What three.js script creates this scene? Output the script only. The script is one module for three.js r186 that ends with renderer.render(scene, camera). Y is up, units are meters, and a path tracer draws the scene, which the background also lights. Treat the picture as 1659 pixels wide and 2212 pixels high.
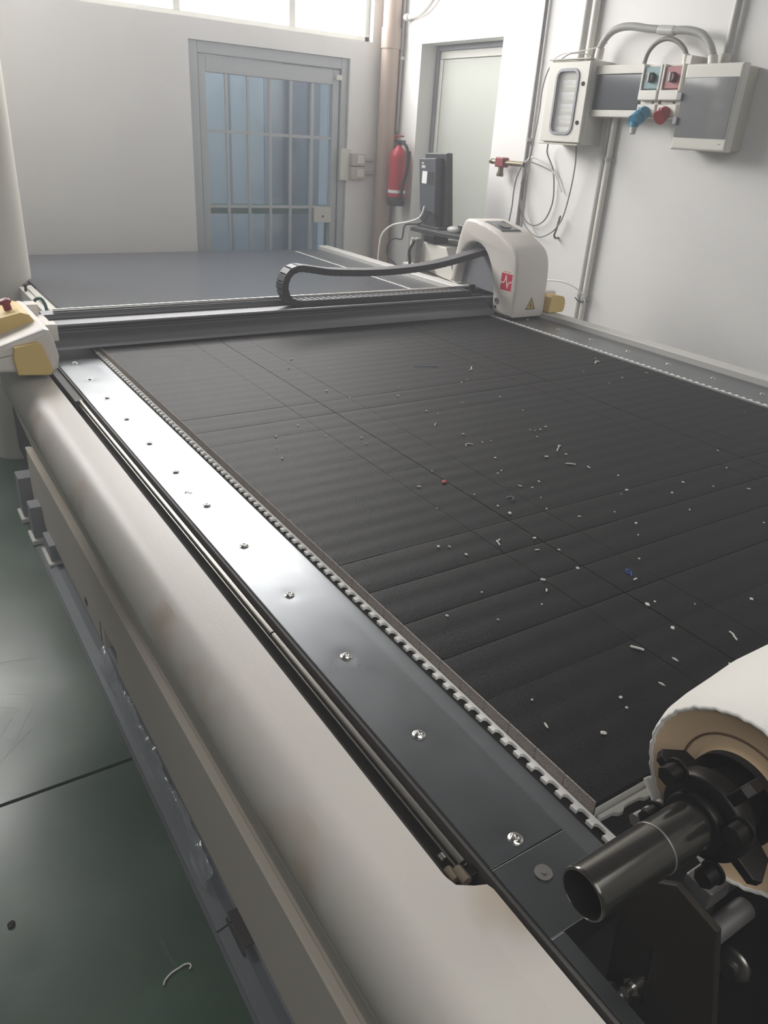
import * as THREE from 'three';
import { RoundedBoxGeometry } from 'three/addons/geometries/RoundedBoxGeometry.js';
import { mergeGeometries, toCreasedNormals } from 'three/addons/utils/BufferGeometryUtils.js';
import { RectAreaLightUniformsLib } from 'three/addons/lights/RectAreaLightUniformsLib.js';

// ---------------------------------------------------------------- camera, daylight, exposure
const scene = new THREE.Scene();
const renderer = new THREE.WebGLRenderer({ antialias: true });
renderer.toneMapping = THREE.LinearToneMapping;
renderer.toneMappingExposure = 1.0;
renderer.shadowMap.enabled = true;
const camera = new THREE.PerspectiveCamera(68.225, 1659 / 2212, 0.02, 60);
camera.rotation.order = 'YXZ';
camera.position.set(0, 1.585, 0);
camera.rotation.set(-0.46073, -0.60282, 0.06745);
scene.add(camera);
scene.background = new THREE.Color(0.78, 0.83, 0.9);          // overcast sky, seen by the yard behind the barred door
scene.backgroundIntensity = 1.0;

scene.fog = new THREE.FogExp2(new THREE.Color(0.95, 0.96, 1.0), 0.047);             // dusty workshop air, seen against the window
RectAreaLightUniformsLib.init();
const WIN = { x0: -1.2, x1: 3.12, y0: 2.14, y1: 3.3 };           // the band of high windows of the far wall
const day = new THREE.RectAreaLight(new THREE.Color(1.0, 0.975, 0.95), 15.0, WIN.x1 - WIN.x0 - 0.08, WIN.y1 - WIN.y0 - 0.08);
day.position.set((WIN.x0 + WIN.x1) / 2, (WIN.y0 + WIN.y1) / 2, -5.08);
day.rotation.y = Math.PI;
day.castShadow = true;
scene.add(day);
const SKY = { x0: -2.8, x1: 2.6, z0: 0.6, z1: 3.4 };             // a rooflight over the near end of the table
const roof = new THREE.RectAreaLight(new THREE.Color(1.0, 0.94, 0.88), 0.4, SKY.x1 - SKY.x0 - 0.08, SKY.z1 - SKY.z0 - 0.08);
roof.position.set((SKY.x0 + SKY.x1) / 2, 3.68, (SKY.z0 + SKY.z1) / 2);
roof.rotation.x = -Math.PI / 2;
roof.castShadow = true;
scene.add(roof);

// ---------------------------------------------------------------- helpers
let seed = 7;
const rnd = () => { seed = (seed * 1664525 + 1013904223) >>> 0; return seed / 4294967296; };
const rr = (a, b) => a + (b - a) * rnd();
const used = {};
const numbered = (n) => { const k = used[n] = (used[n] ?? -1) + 1; return k ? n + '_' + String(k).padStart(3, '0') : n; };
const V = (a) => new THREE.Vector3(a[0], a[1], a[2]);

function box(x0, x1, y0, y1, z0, z1, r = 0) {
  const w = Math.abs(x1 - x0), h = Math.abs(y1 - y0), d = Math.abs(z1 - z0);
  const g = r > 0 ? new RoundedBoxGeometry(w, h, d, 2, Math.min(r, w / 2.01, h / 2.01, d / 2.01)) : new THREE.BoxGeometry(w, h, d);
  return g.translate((x0 + x1) / 2, (y0 + y1) / 2, (z0 + z1) / 2);
}
function cyl(a, b, r, r2 = r, seg = 20, open = false) {
  const A = V(a), B = V(b), d = B.clone().sub(A), g = new THREE.CylinderGeometry(r2, r, d.length(), seg, 1, open);
  g.applyQuaternion(new THREE.Quaternion().setFromUnitVectors(new THREE.Vector3(0, 1, 0), d.normalize()));
  return g.translate((A.x + B.x) / 2, (A.y + B.y) / 2, (A.z + B.z) / 2);
}
function tube(pts, r, n = 40, seg = 10) {
  const c = new THREE.CatmullRomCurve3(pts.map(V), false, 'centripetal');
  const g = new THREE.TubeGeometry(c, n, r, seg);
  const e = [pts[0], pts[pts.length - 1]].map((p) => new THREE.SphereGeometry(r, 8, 6).translate(...p));
  return merge([g, ...e]);
}
function corrugated(pts, r, pitch, amp) {
  const c = new THREE.CatmullRomCurve3(pts.map(V), false, 'centripetal'), len = c.getLength(), n = Math.round(len / pitch * 4);
  const g = new THREE.TubeGeometry(c, n, r, 14), p = g.attributes.position;
  for (let i = 0; i <= n; i++) {
    const o = c.getPointAt(i / n), k = 1 + amp * [0, 1, 1, 0][i % 4];
    for (let j = 0; j <= 14; j++) { const q = i * 15 + j; p.setXYZ(q, o.x + (p.getX(q) - o.x) * k, o.y + (p.getY(q) - o.y) * k, o.z + (p.getZ(q) - o.z) * k); }
  }
  g.computeVertexNormals();
  return g;
}
const shapeOf = (pts, holes = []) => { const s = new THREE.Shape(pts.map((p) => new THREE.Vector2(p[0], p[1]))); for (const h of holes) s.holes.push(new THREE.Path(h.map((p) => new THREE.Vector2(p[0], p[1])))); return s; };
function extr(shape, depth, bevel) {
  return new THREE.ExtrudeGeometry(shape, bevel ? { depth: depth - 2 * bevel, bevelEnabled: true, bevelSize: bevel, bevelThickness: bevel, bevelOffset: -bevel, bevelSegments: 3, curveSegments: 10 } : { depth, bevelEnabled: false, curveSegments: 10 }).translate(0, 0, bevel || 0);
}
const prismZ = (pts, z0, z1, bevel = 0, holes = []) => extr(pts.isShape ? pts : shapeOf(pts, holes), z1 - z0, bevel).translate(0, 0, z0);
const prismX = (pts, x0, x1, bevel = 0, holes = []) => extr(pts.isShape ? pts : shapeOf(pts.map((p) => [-p[0], p[1]]), holes.map((h) => h.map((p) => [-p[0], p[1]]))), x1 - x0, bevel).rotateY(Math.PI / 2).translate(x0, 0, 0);   // points are (z, y)
const prismY = (pts, y0, y1, bevel = 0, holes = []) => extr(pts.isShape ? pts : shapeOf(pts.map((p) => [p[0], -p[1]]), holes.map((h) => h.map((p) => [p[0], -p[1]]))), y1 - y0, bevel).rotateX(-Math.PI / 2).translate(0, y0, 0);  // points are (x, z)
function smoothPts(pts, n) { return new THREE.CatmullRomCurve3(pts.map((p) => new THREE.Vector3(p[0], p[1], 0)), false, 'centripetal').getPoints(n).map((p) => [p.x, p.y]); }
function roundRect(x0, x1, y0, y1, r, n = 5) {
  const o = [];
  for (const [cx, cy, a] of [[x1 - r, y1 - r, 0], [x0 + r, y1 - r, 1], [x0 + r, y0 + r, 2], [x1 - r, y0 + r, 3]]) for (let i = 0; i <= n; i++) { const t = (a + i / n) * Math.PI / 2; o.push([cx + r * Math.cos(t), cy + r * Math.sin(t)]); }
  return o;
}
function flat(g) { const o = g.index ? g.toNonIndexed() : g; for (const k of Object.keys(o.attributes)) if (!['position', 'normal', 'uv'].includes(k)) o.deleteAttribute(k); return o; }
function merge(gs) { return mergeGeometries(gs.map((g) => { const f = flat(g); if (!f.attributes.uv) f.setAttribute('uv', new THREE.BufferAttribute(new Float32Array(f.attributes.position.count * 2), 2)); return f; })); }
function uvMetres(g) {                                            // uv in metres, projected along the main direction of each face
  const o = flat(g), p = o.attributes.position, n = o.attributes.normal, uv = new Float32Array(p.count * 2);
  for (let i = 0; i < p.count; i += 3) {
    let nx = 0, ny = 0, nz = 0;
    for (let j = 0; j < 3; j++) { nx += n.getX(i + j); ny += n.getY(i + j); nz += n.getZ(i + j); }
    nx = Math.abs(nx); ny = Math.abs(ny); nz = Math.abs(nz);
    for (let j = 0; j < 3; j++) {
      const x = p.getX(i + j), y = p.getY(i + j), z = p.getZ(i + j), q = 2 * (i + j);
      if (ny >= nx && ny >= nz) { uv[q] = x; uv[q + 1] = z; } else if (nx >= nz) { uv[q] = z; uv[q + 1] = y; } else { uv[q] = x; uv[q + 1] = y; }
    }
  }
  o.setAttribute('uv', new THREE.BufferAttribute(uv, 2));
  return o;
}
const smooth = (g, deg) => toCreasedNormals(g, deg * Math.PI / 180);
function mesh(name, gs, m) {
  let g = Array.isArray(gs) ? (gs.length > 1 ? merge(gs) : gs[0]) : gs;
  if (m.userData.metres) g = uvMetres(g);
  const o = new THREE.Mesh(g, m);
  o.name = name; o.castShadow = o.receiveShadow = true;
  return o;
}
function tag(o, label, category, group) { o.userData.label = label; o.userData.category = category; if (group) o.userData.group = group; return o; }
function thing(name, label, category, p = [0, 0, 0], group) {
  const o = new THREE.Group(); o.name = numbered(name); o.position.set(...p); scene.add(o);
  return tag(o, label, category, group);
}
// a part: shapes are given in the room's own coordinates and moved into the thing's
function part(t, name, gs, m, label) {
  const o = mesh(name, gs, m), w = new THREE.Vector3();
  for (let q = t; q && q !== scene; q = q.parent) w.add(q.position);
  o.geometry.translate(-w.x, -w.y, -w.z);
  if (label) o.userData.label = label;
  t.add(o);
  return o;
}
function solo(name, gs, m, label, category, group) {             // a thing that is one mesh
  const o = mesh(numbered(name), gs, m);
  o.geometry.computeBoundingBox();
  const b = o.geometry.boundingBox, c = [(b.min.x + b.max.x) / 2, b.min.y, (b.min.z + b.max.z) / 2];
  o.geometry.translate(-c[0], -c[1], -c[2]); o.position.set(...c);
  scene.add(o);
  return tag(o, label, category, group);
}
function struct(name, gs, m, label, parent) {
  const o = mesh(parent ? name : numbered(name), gs, m);
  if (parent) { const w = new THREE.Vector3(); for (let q = parent; q && q !== scene; q = q.parent) w.add(q.position); o.geometry.translate(-w.x, -w.y, -w.z); parent.add(o); } else { o.userData.kind = 'structure'; scene.add(o); }
  if (label) o.userData.label = label;
  return o;
}
function structGroup(name, label, p = [0, 0, 0]) { const o = new THREE.Group(); o.name = numbered(name); o.position.set(...p); o.userData = { kind: 'structure', label }; scene.add(o); return o; }

// ---------------------------------------------------------------- textures (grain and wear only)
function noiseField(n, cells, s) {                                // tileable value noise
  let q = s >>> 0; const f = () => { q = (q * 1664525 + 1013904223) >>> 0; return q / 4294967296; };
  const g = Float32Array.from({ length: cells * cells }, f), o = new Float32Array(n * n), sm = (t) => t * t * (3 - 2 * t);
  for (let y = 0; y < n; y++) for (let x = 0; x < n; x++) {
    const u = x / n * cells, v = y / n * cells, i = Math.floor(u), j = Math.floor(v), a = sm(u - i), b = sm(v - j), i1 = (i + 1) % cells, j1 = (j + 1) % cells;
    o[y * n + x] = (g[j * cells + i] * (1 - a) + g[j * cells + i1] * a) * (1 - b) + (g[j1 * cells + i] * (1 - a) + g[j1 * cells + i1] * a) * b;
  }
  return o;
}
function fbm(n, cells, oct, s, gain = 0.5) { const o = new Float32Array(n * n); let w = 1, t = 0; for (let k = 0; k < oct; k++) { const f = noiseField(n, Math.min(cells << k, n), s + k * 91); for (let i = 0; i < o.length; i++) o[i] += f[i] * w; t += w; w *= gain; } return o.map((v) => v / t); }
function tex(n, size, fn, srgb) {                                 // fn(i, x, y) -> [r, g, b] 0..1; size in metres
  const d = new Uint8Array(n * n * 4);
  for (let y = 0; y < n; y++) for (let x = 0; x < n; x++) { const i = y * n + x, c = fn(i, x, y); for (let k = 0; k < 3; k++) d[4 * i + k] = Math.max(0, Math.min(255, 255 * c[k])); d[4 * i + 3] = 255; }
  const t = new THREE.DataTexture(d, n, n);
  t.wrapS = t.wrapT = THREE.RepeatWrapping; t.magFilter = THREE.LinearFilter; t.minFilter = THREE.LinearMipmapLinearFilter; t.generateMipmaps = true;
  t.repeat.set(1 / size, 1 / size);
  if (srgb) t.colorSpace = THREE.SRGBColorSpace;
  t.needsUpdate = true;
  return t;
}
const g1 = (v) => [v, v, v];
const fineN = fbm(256, 64, 3, 11), softN = fbm(512, 4, 6, 21), patchN = fbm(512, 6, 5, 33), hairN = fbm(512, 200, 2, 51, 0.9);
const texFine = tex(256, 0.25, (i) => g1(fineN[i]));
const texHair = tex(512, 0.3, (i) => g1(hairN[i]));
const lines = new Float32Array(1024 * 1024);                      // hairline scratches, all directions
{ let q = 5; const f = () => { q = (q * 1664525 + 1013904223) >>> 0; return q / 4294967296; };
  for (let k = 0; k < 420; k++) { let x = f() * 1024, y = f() * 1024, a = f() * 6.28, L = 20 + f() * 160, w = 0.25 + f() * 0.7; for (let s = 0; s < L; s++) { lines[(y & 1023) * 1024 + (x & 1023)] = Math.max(w, lines[(y & 1023) * 1024 + (x & 1023)]); x = (x + Math.cos(a) + 1024) % 1024; y = (y + Math.sin(a) + 1024) % 1024; a += (f() - 0.5) * 0.03; } } }
const soft1k = fbm(1024, 5, 7, 77), patch1k = fbm(1024, 9, 6, 88);
const texFloorColor = tex(1024, 1.6, (i) => { const v = soft1k[i], p = patch1k[i], d = lines[i] * 0.05 + Math.max(0, p - 0.58) * 0.25; return [0.125 + (v - 0.5) * 0.07 + d, 0.26 + (v - 0.5) * 0.08 + d, 0.185 + (v - 0.5) * 0.075 + d]; }, true);
const texFloorRough = tex(1024, 1.6, (i) => g1(0.62 + (soft1k[i] - 0.5) * 0.5 + lines[i] * 0.35));
const texSteelRough = tex(1024, 0.9, (i) => g1(0.5 + (patch1k[i] - 0.5) * 0.2 + lines[i] * 0.1));
const texWall = tex(512, 1.4, (i) => g1(0.5 + (patchN[i] - 0.5) * 0.8));
const texWallColor = tex(512, 2.3, (i) => { const k = 0.93 + (softN[i] - 0.5) * 0.05; return [k, k * 0.995, k * 0.985]; }, true);
const texMat = tex(512, 0.6, (i) => { const k = 0.058 + (hairN[i] - 0.5) * 0.09 + (patchN[i] - 0.5) * 0.04; return [k, k * 0.99, k]; }, true);
const texCover = tex(512, 1.1, (i) => { const s = Math.max(0, patchN[i] - 0.6) * 0.55, k = 0.785 + (softN[i] - 0.5) * 0.03; return [k - s * 0.5, k * 0.972 - s * 0.8, k * 0.935 - s * 1.1]; }, true);

// ---------------------------------------------------------------- materials
const M = {};
function mat(k, color, rough, metal = 0, more = {}) { const { metres, ...rest } = more; const m = M[k] = new THREE.MeshStandardMaterial({ color, roughness: rough, metalness: metal, ...rest }); m.name = k; if (metres) m.userData.metres = true; return m; }
mat('wall_paint', 0xffffff, 0.9, 0, { metres: 1, map: texWallColor, bumpMap: texWall, bumpScale: 0.0012 });
mat('ceiling_paint', 0x403f3c, 0.9);
mat('joint_dark', 0x0c0f0e, 0.9);
mat('cover_beige', 0xffffff, 0.42, 0, { metres: 1, map: texCover, bumpMap: texFine, bumpScale: 0.00012 });
mat('panel_beige', 0xcbc2b5, 0.6, 0, { metres: 1, bumpMap: texFine, bumpScale: 0.00012 });
mat('plate_steel', 0x85888b, 0.62, 1, { metres: 1, roughnessMap: texSteelRough });
mat('strip_steel', 0x85888b, 0.7, 0.9, { metres: 1, roughnessMap: texSteelRough });
mat('rail_steel', 0x9a9790, 0.35, 1);
mat('dark_steel', 0x2c2a28, 0.45, 0.8);
mat('black_rubber', 0x17171a, 0.75);
mat('trough_dark', 0x16130f, 0.8);
mat('trough_grey', 0x4c4946, 0.6);
mat('bright_steel', 0xd8d6d0, 0.22, 1);
mat('comb_white', 0xf4f2ec, 0.45);
M.bristle_top = new THREE.MeshPhysicalMaterial({ name: 'bristle_top', color: 0xffffff, roughness: 0.56, specularIntensity: 0.45, map: texMat, bumpMap: texHair, bumpScale: 0.0007 });
M.bristle_top.userData.metres = true;
mat('bristle_side', 0xa0968f, 0.85, 0, { metres: 1, bumpMap: texHair, bumpScale: 0.002 });
mat('aluminium', 0x7b7b7e, 0.45, 0.6, { metres: 1, bumpMap: texFine, bumpScale: 0.00005 });
mat('aluminium_dark', 0x8d8a88, 0.5, 0.7);
mat('grey_paint', 0x8f9196, 0.5);
mat('chain_plastic', 0x3c3c40, 0.45);
mat('chain_tape', 0xb9b9b9, 0.6);
mat('white_plastic', 0xdedbd3, 0.45);
mat('cream_plastic', 0xe2dcd4, 0.42);
mat('yellow_pad', 0xe2c277, 0.55);
mat('red_plastic', 0x8d1f22, 0.4);
mat('red_paint', 0xb0142a, 0.4);
mat('pipe_grey', 0xb9b8b4, 0.5);
mat('pipe_dark', 0x7f7e7c, 0.45, 0.5);
mat('enclosure', 0xd7d5cc, 0.5);
mat('enclosure_grey', 0xbdb9ac, 0.55);
mat('smoked', 0x3a3f46, 0.12, 0, {});
mat('blue_plastic', 0x2f86a6, 0.4);
mat('blue_pale', 0x6f9296, 0.45);
mat('red_pale', 0xa0565a, 0.45);
mat('brass', 0x857a68, 0.4, 0.6);
mat('duct_grey', 0x606467, 0.55, 0.3, { metres: 1, bumpMap: texWall, bumpScale: 0.002 });
mat('bed_film', 0x484c52, 0.3, 0, { metres: 1, bumpMap: texWall, bumpScale: 0.0008 });
mat('clear_pane', 0xf4f6f8, 0.08, 0, { transparent: true, opacity: 0.14 });
mat('smoked_pane', 0x5f666c, 0.06, 0, { transparent: true, opacity: 0.6 });
mat('cable_grey', 0x8b8884, 0.55);
mat('cable_white', 0xe4e2dd, 0.5);
mat('monitor_black', 0x2e3034, 0.5);
mat('paper_white', 0xe2e2e0, 0.8);
mat('door_panel', 0xb9bcb4, 0.55);
mat('door_frame', 0xd4d4cc, 0.5);
mat('gate_paint', 0xb4b9bc, 0.5);
mat('column_white', 0xe4e0d6, 0.7);
mat('drain_brown', 0xb5a294, 0.35);
mat('fabric_white', 0xeeebe4, 0.95);
mat('fabric_cream', 0xd9bd98, 0.95);
mat('fabric_seam', 0x6d5540, 0.95);
mat('window_glow', 0xffffff, 0.6, 0, { emissive: 0xffffff, emissiveIntensity: 2.6 });
mat('yard_wall', 0xc6ccd0, 0.8);
mat('yard_post', 0x66727e, 0.8);
mat('yard_green', 0x3f7a5e, 0.7);
mat('clear_glass', 0xffffff, 0.03);
M.floor_epoxy = new THREE.MeshPhysicalMaterial({ name: 'floor_epoxy', color: 0xffffff, roughness: 0.56, ior: 1.75, map: texFloorColor, roughnessMap: texFloorRough, bumpMap: texWall, bumpScale: 0.0004 });
M.floor_epoxy.userData.metres = true;
M.door_glass = new THREE.MeshPhysicalMaterial({ name: 'door_glass', color: 0xdfe9ee, roughness: 0.06, transmission: 1, thickness: 0, ior: 1.45 });
M.film = new THREE.MeshPhysicalMaterial({ name: 'film', color: 0xeef2f5, roughness: 0.14, transmission: 0.78, thickness: 0, ior: 1.45 });
M.smoked_glass = new THREE.MeshPhysicalMaterial({ name: 'smoked_glass', color: 0x8c949c, roughness: 0.05, transmission: 1, thickness: 0, ior: 1.5 });

// ---------------------------------------------------------------- the room
{
  const fl = structGroup('floor', 'green painted floor worn pale, cut by a dark joint', [0, 0, 0]);
  struct('floor_slab', box(-9, 3.6, -0.2, 0, -1.654, -6.9), M.floor_epoxy, null, fl);
  struct('floor_slab', box(-9, 3.6, -0.2, 0, 12, -1.642), M.floor_epoxy, null, fl);
  struct('floor_joint', box(-9, 3.6, -0.2, -0.006, -1.654, -1.642), M.joint_dark, null, fl);
  struct('ceiling', prismY([[-9.2, -5.3], [3.6, -5.3], [3.6, 12.2], [-9.2, 12.2]], 3.7, 3.9, 0, [[[SKY.x0, SKY.z0], [SKY.x1, SKY.z0], [SKY.x1, SKY.z1], [SKY.x0, SKY.z1]]]), M.ceiling_paint);
  const rl = structGroup('window_3', 'rooflight of milky glass above the near end of the table', [1, 3.7, 2]);
  struct('window_frame', [box(SKY.x0, SKY.x0 + 0.03, 3.7, 3.76, SKY.z0, SKY.z1), box(SKY.x1 - 0.03, SKY.x1, 3.7, 3.76, SKY.z0, SKY.z1), box(SKY.x0, SKY.x1, 3.7, 3.76, SKY.z0, SKY.z0 + 0.03), box(SKY.x0, SKY.x1, 3.7, 3.76, SKY.z1 - 0.03, SKY.z1)], M.door_frame, null, rl);
  struct('window_pane', box(SKY.x0 + 0.03, SKY.x1 - 0.03, 3.73, 3.74, SKY.z0 + 0.03, SKY.z1 - 0.03), M.window_glow, null, rl);
  struct('wall_left', box(-9.2, -9, 0, 3.7, -5.3, 12.2), M.wall_paint);
  struct('wall_back', box(-9, 3.3, 0, 3.7, 12, 12.2), M.wall_paint);
  // far wall with the high window and the barred door, right wall with the recessed door
  struct('wall_far', prismZ([[-9, 0], [1.84, 0], [1.84, 2.03], [2.952, 2.03], [2.952, 0], [3.3, 0], [3.3, 3.7], [-9, 3.7]], -5.3, -5.04, 0, [[[WIN.x0, WIN.y0], [WIN.x0, WIN.y1], [WIN.x1, WIN.y1], [WIN.x1, WIN.y0]]]), M.wall_paint, 'white plastered far wall under the bright high window');
  struct('wall_right', prismX([[12.2, 0], [12.2, 3.7], [-5.3, 3.7], [-5.3, 0], [-4.722, 0], [-4.722, 2.135], [-3.912, 2.135], [-3.912, 0]], 3.3, 3.6), M.wall_paint, 'white plastered right wall carrying the electrical boxes');
  // windows of milky glass lit by the sky
  const glazed = (w, name, label, xs) => {
    const t = structGroup(name, label, [(w.x0 + w.x1) / 2, w.y0, -5.1]);
    struct('window_frame', [box(w.x0, w.x1, w.y0, w.y0 + 0.03, -5.16, -5.09), box(w.x0, w.x1, w.y1 - 0.03, w.y1, -5.16, -5.09), box(w.x0, w.x0 + 0.03, w.y0, w.y1, -5.16, -5.09), box(w.x1 - 0.03, w.x1, w.y0, w.y1, -5.16, -5.09)], M.door_frame, null, t);
    for (const x of xs) struct('mullion', box(x - 0.02, x + 0.02, w.y0 + 0.03, w.y1 - 0.03, -5.16, -5.095), M.door_frame, null, t);
    const e = [w.x0 + 0.01, ...xs, w.x1 - 0.01];
    for (let k = 0; k + 1 < e.length; k++) struct('window_pane', box(e[k] + 0.02, e[k + 1] - 0.02, w.y0 + 0.03, w.y1 - 0.03, -5.135, -5.125), M.window_glow, null, t);
  };
  glazed(WIN, 'window_1', 'wide high window blown out by daylight above the far wall', [-0.45, 0.3, 1.05, 1.8, 2.55]);

  // barred glass door to the yard
  const d = structGroup('door_2', 'grey barred glass door in the far wall beside the pillar', [2.4, 0, -5.1]);
  const fz = [-5.13, -5.06];
  struct('door_frame', [box(1.84, 1.9, 0, 2.03, ...fz, 0.006), box(2.9, 2.952, 0, 2.03, ...fz, 0.006), box(1.9, 2.9, 1.965, 2.03, ...fz, 0.006)], M.gate_paint, null, d);
  struct('leaf_frame', [box(1.905, 1.955, 0.02, 1.96, -5.12, -5.075, 0.005), box(2.845, 2.895, 0.02, 1.96, -5.12, -5.075, 0.005), box(1.955, 2.845, 1.87, 1.96, -5.12, -5.075, 0.005), box(1.955, 2.845, 0.02, 0.14, -5.12, -5.075, 0.005)], M.gate_paint, null, d);
  for (const x of [2.088, 2.236, 2.388, 2.537, 2.694]) struct('bar', box(x - 0.009, x + 0.009, 0.14, 1.87, -5.098, -5.08, 0.002), M.gate_paint, null, d);
  for (const y of [0.55, 1.105, 1.548]) struct('cross_bar', box(1.955, 2.845, y - 0.009, y + 0.009, -5.1, -5.082), M.gate_paint, null, d);
  struct('door_pane', box(1.955, 2.695, 0.14, 1.87, -5.112, -5.108), M.door_glass, null, d);
  struct('door_pane', box(2.72, 2.845, 0.14, 1.87, -5.112, -5.108), M.door_glass, null, d);
  struct('lock_stile', box(2.69, 2.72, 0.14, 1.87, -5.115, -5.1), M.gate_paint, null, d);
  const lk = struct('lock_box', box(2.715, 2.85, 1.004, 1.105, -5.105, -5.062, 0.004), M.door_frame, null, d);
  struct('keyhole', cyl([2.783, 1.046, -5.063], [2.783, 1.046, -5.06], 0.008), M.joint_dark, null, lk);
  struct('closer_plate', box(2.86, 2.9, 1.9, 1.93, -5.062, -5.052), M.white_plastic, null, d);
  // what stands in the yard: ribbed fence panels, a post and a green rail
  const y = structGroup('yard_wall', 'pale blue ribbed panels seen through the barred door', [2.3, 0, -6.5]);
  for (let k = 0; k < 9; k++) struct('panel', box(1.2 + k * 0.3, 1.485 + k * 0.3, 0, 3.2, -6.55, -6.5 + (k % 2) * 0.02), M.yard_wall, null, y);
  solo('yard_post', box(3.13, 3.42, 0, 2.9, -6.42, -6.3, 0.01), M.yard_post, 'dark blue grey post beyond the right bays of the barred door', 'post');
  solo('yard_rail', box(2.0, 3.13, 1.01, 1.075, -5.6, -5.56, 0.005), M.yard_green, 'green rail seen through the bars of the glass door', 'rail');
  solo('yard_fence_post', [box(2.0, 2.04, 0, 1.01, -5.6, -5.56), box(3.09, 3.13, 0, 1.01, -5.6, -5.56)], M.yard_green, 'pair of posts carrying the green rail in the yard', 'post');

  // recessed door of the right wall
  const e = structGroup('door_1', 'pale grey flush door deep in the right wall', [3.45, 0, -4.3]);
  struct('door_frame', [box(3.42, 3.47, 0, 2.135, -4.722, -4.69, 0.004), box(3.42, 3.47, 0, 2.135, -3.944, -3.912, 0.004), box(3.42, 3.47, 2.105, 2.135, -4.69, -3.944, 0.004)], M.grey_paint, null, e);
  struct('head_rail', box(3.435, 3.455, 2.06, 2.105, -4.69, -3.944, 0.003), M.door_frame, null, e);
  struct('door_leaf', box(3.44, 3.475, 0.01, 2.057, -4.69, -3.944, 0.003), M.door_panel, null, e);
  struct('door_stile', box(3.434, 3.44, 0.01, 2.057, -4.69, -4.655, 0.001), M.door_frame, null, e);
  struct('door_backing', box(3.475, 3.6, 0, 2.135, -4.722, -3.912), M.wall_paint, null, e);
  struct('column_left', cyl([0.4999, 0, -4.1], [0.4999, 3.7, -4.1], 0.15, 0.15, 48), M.column_white, 'round off-white column behind the left carriage');
}
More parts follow.
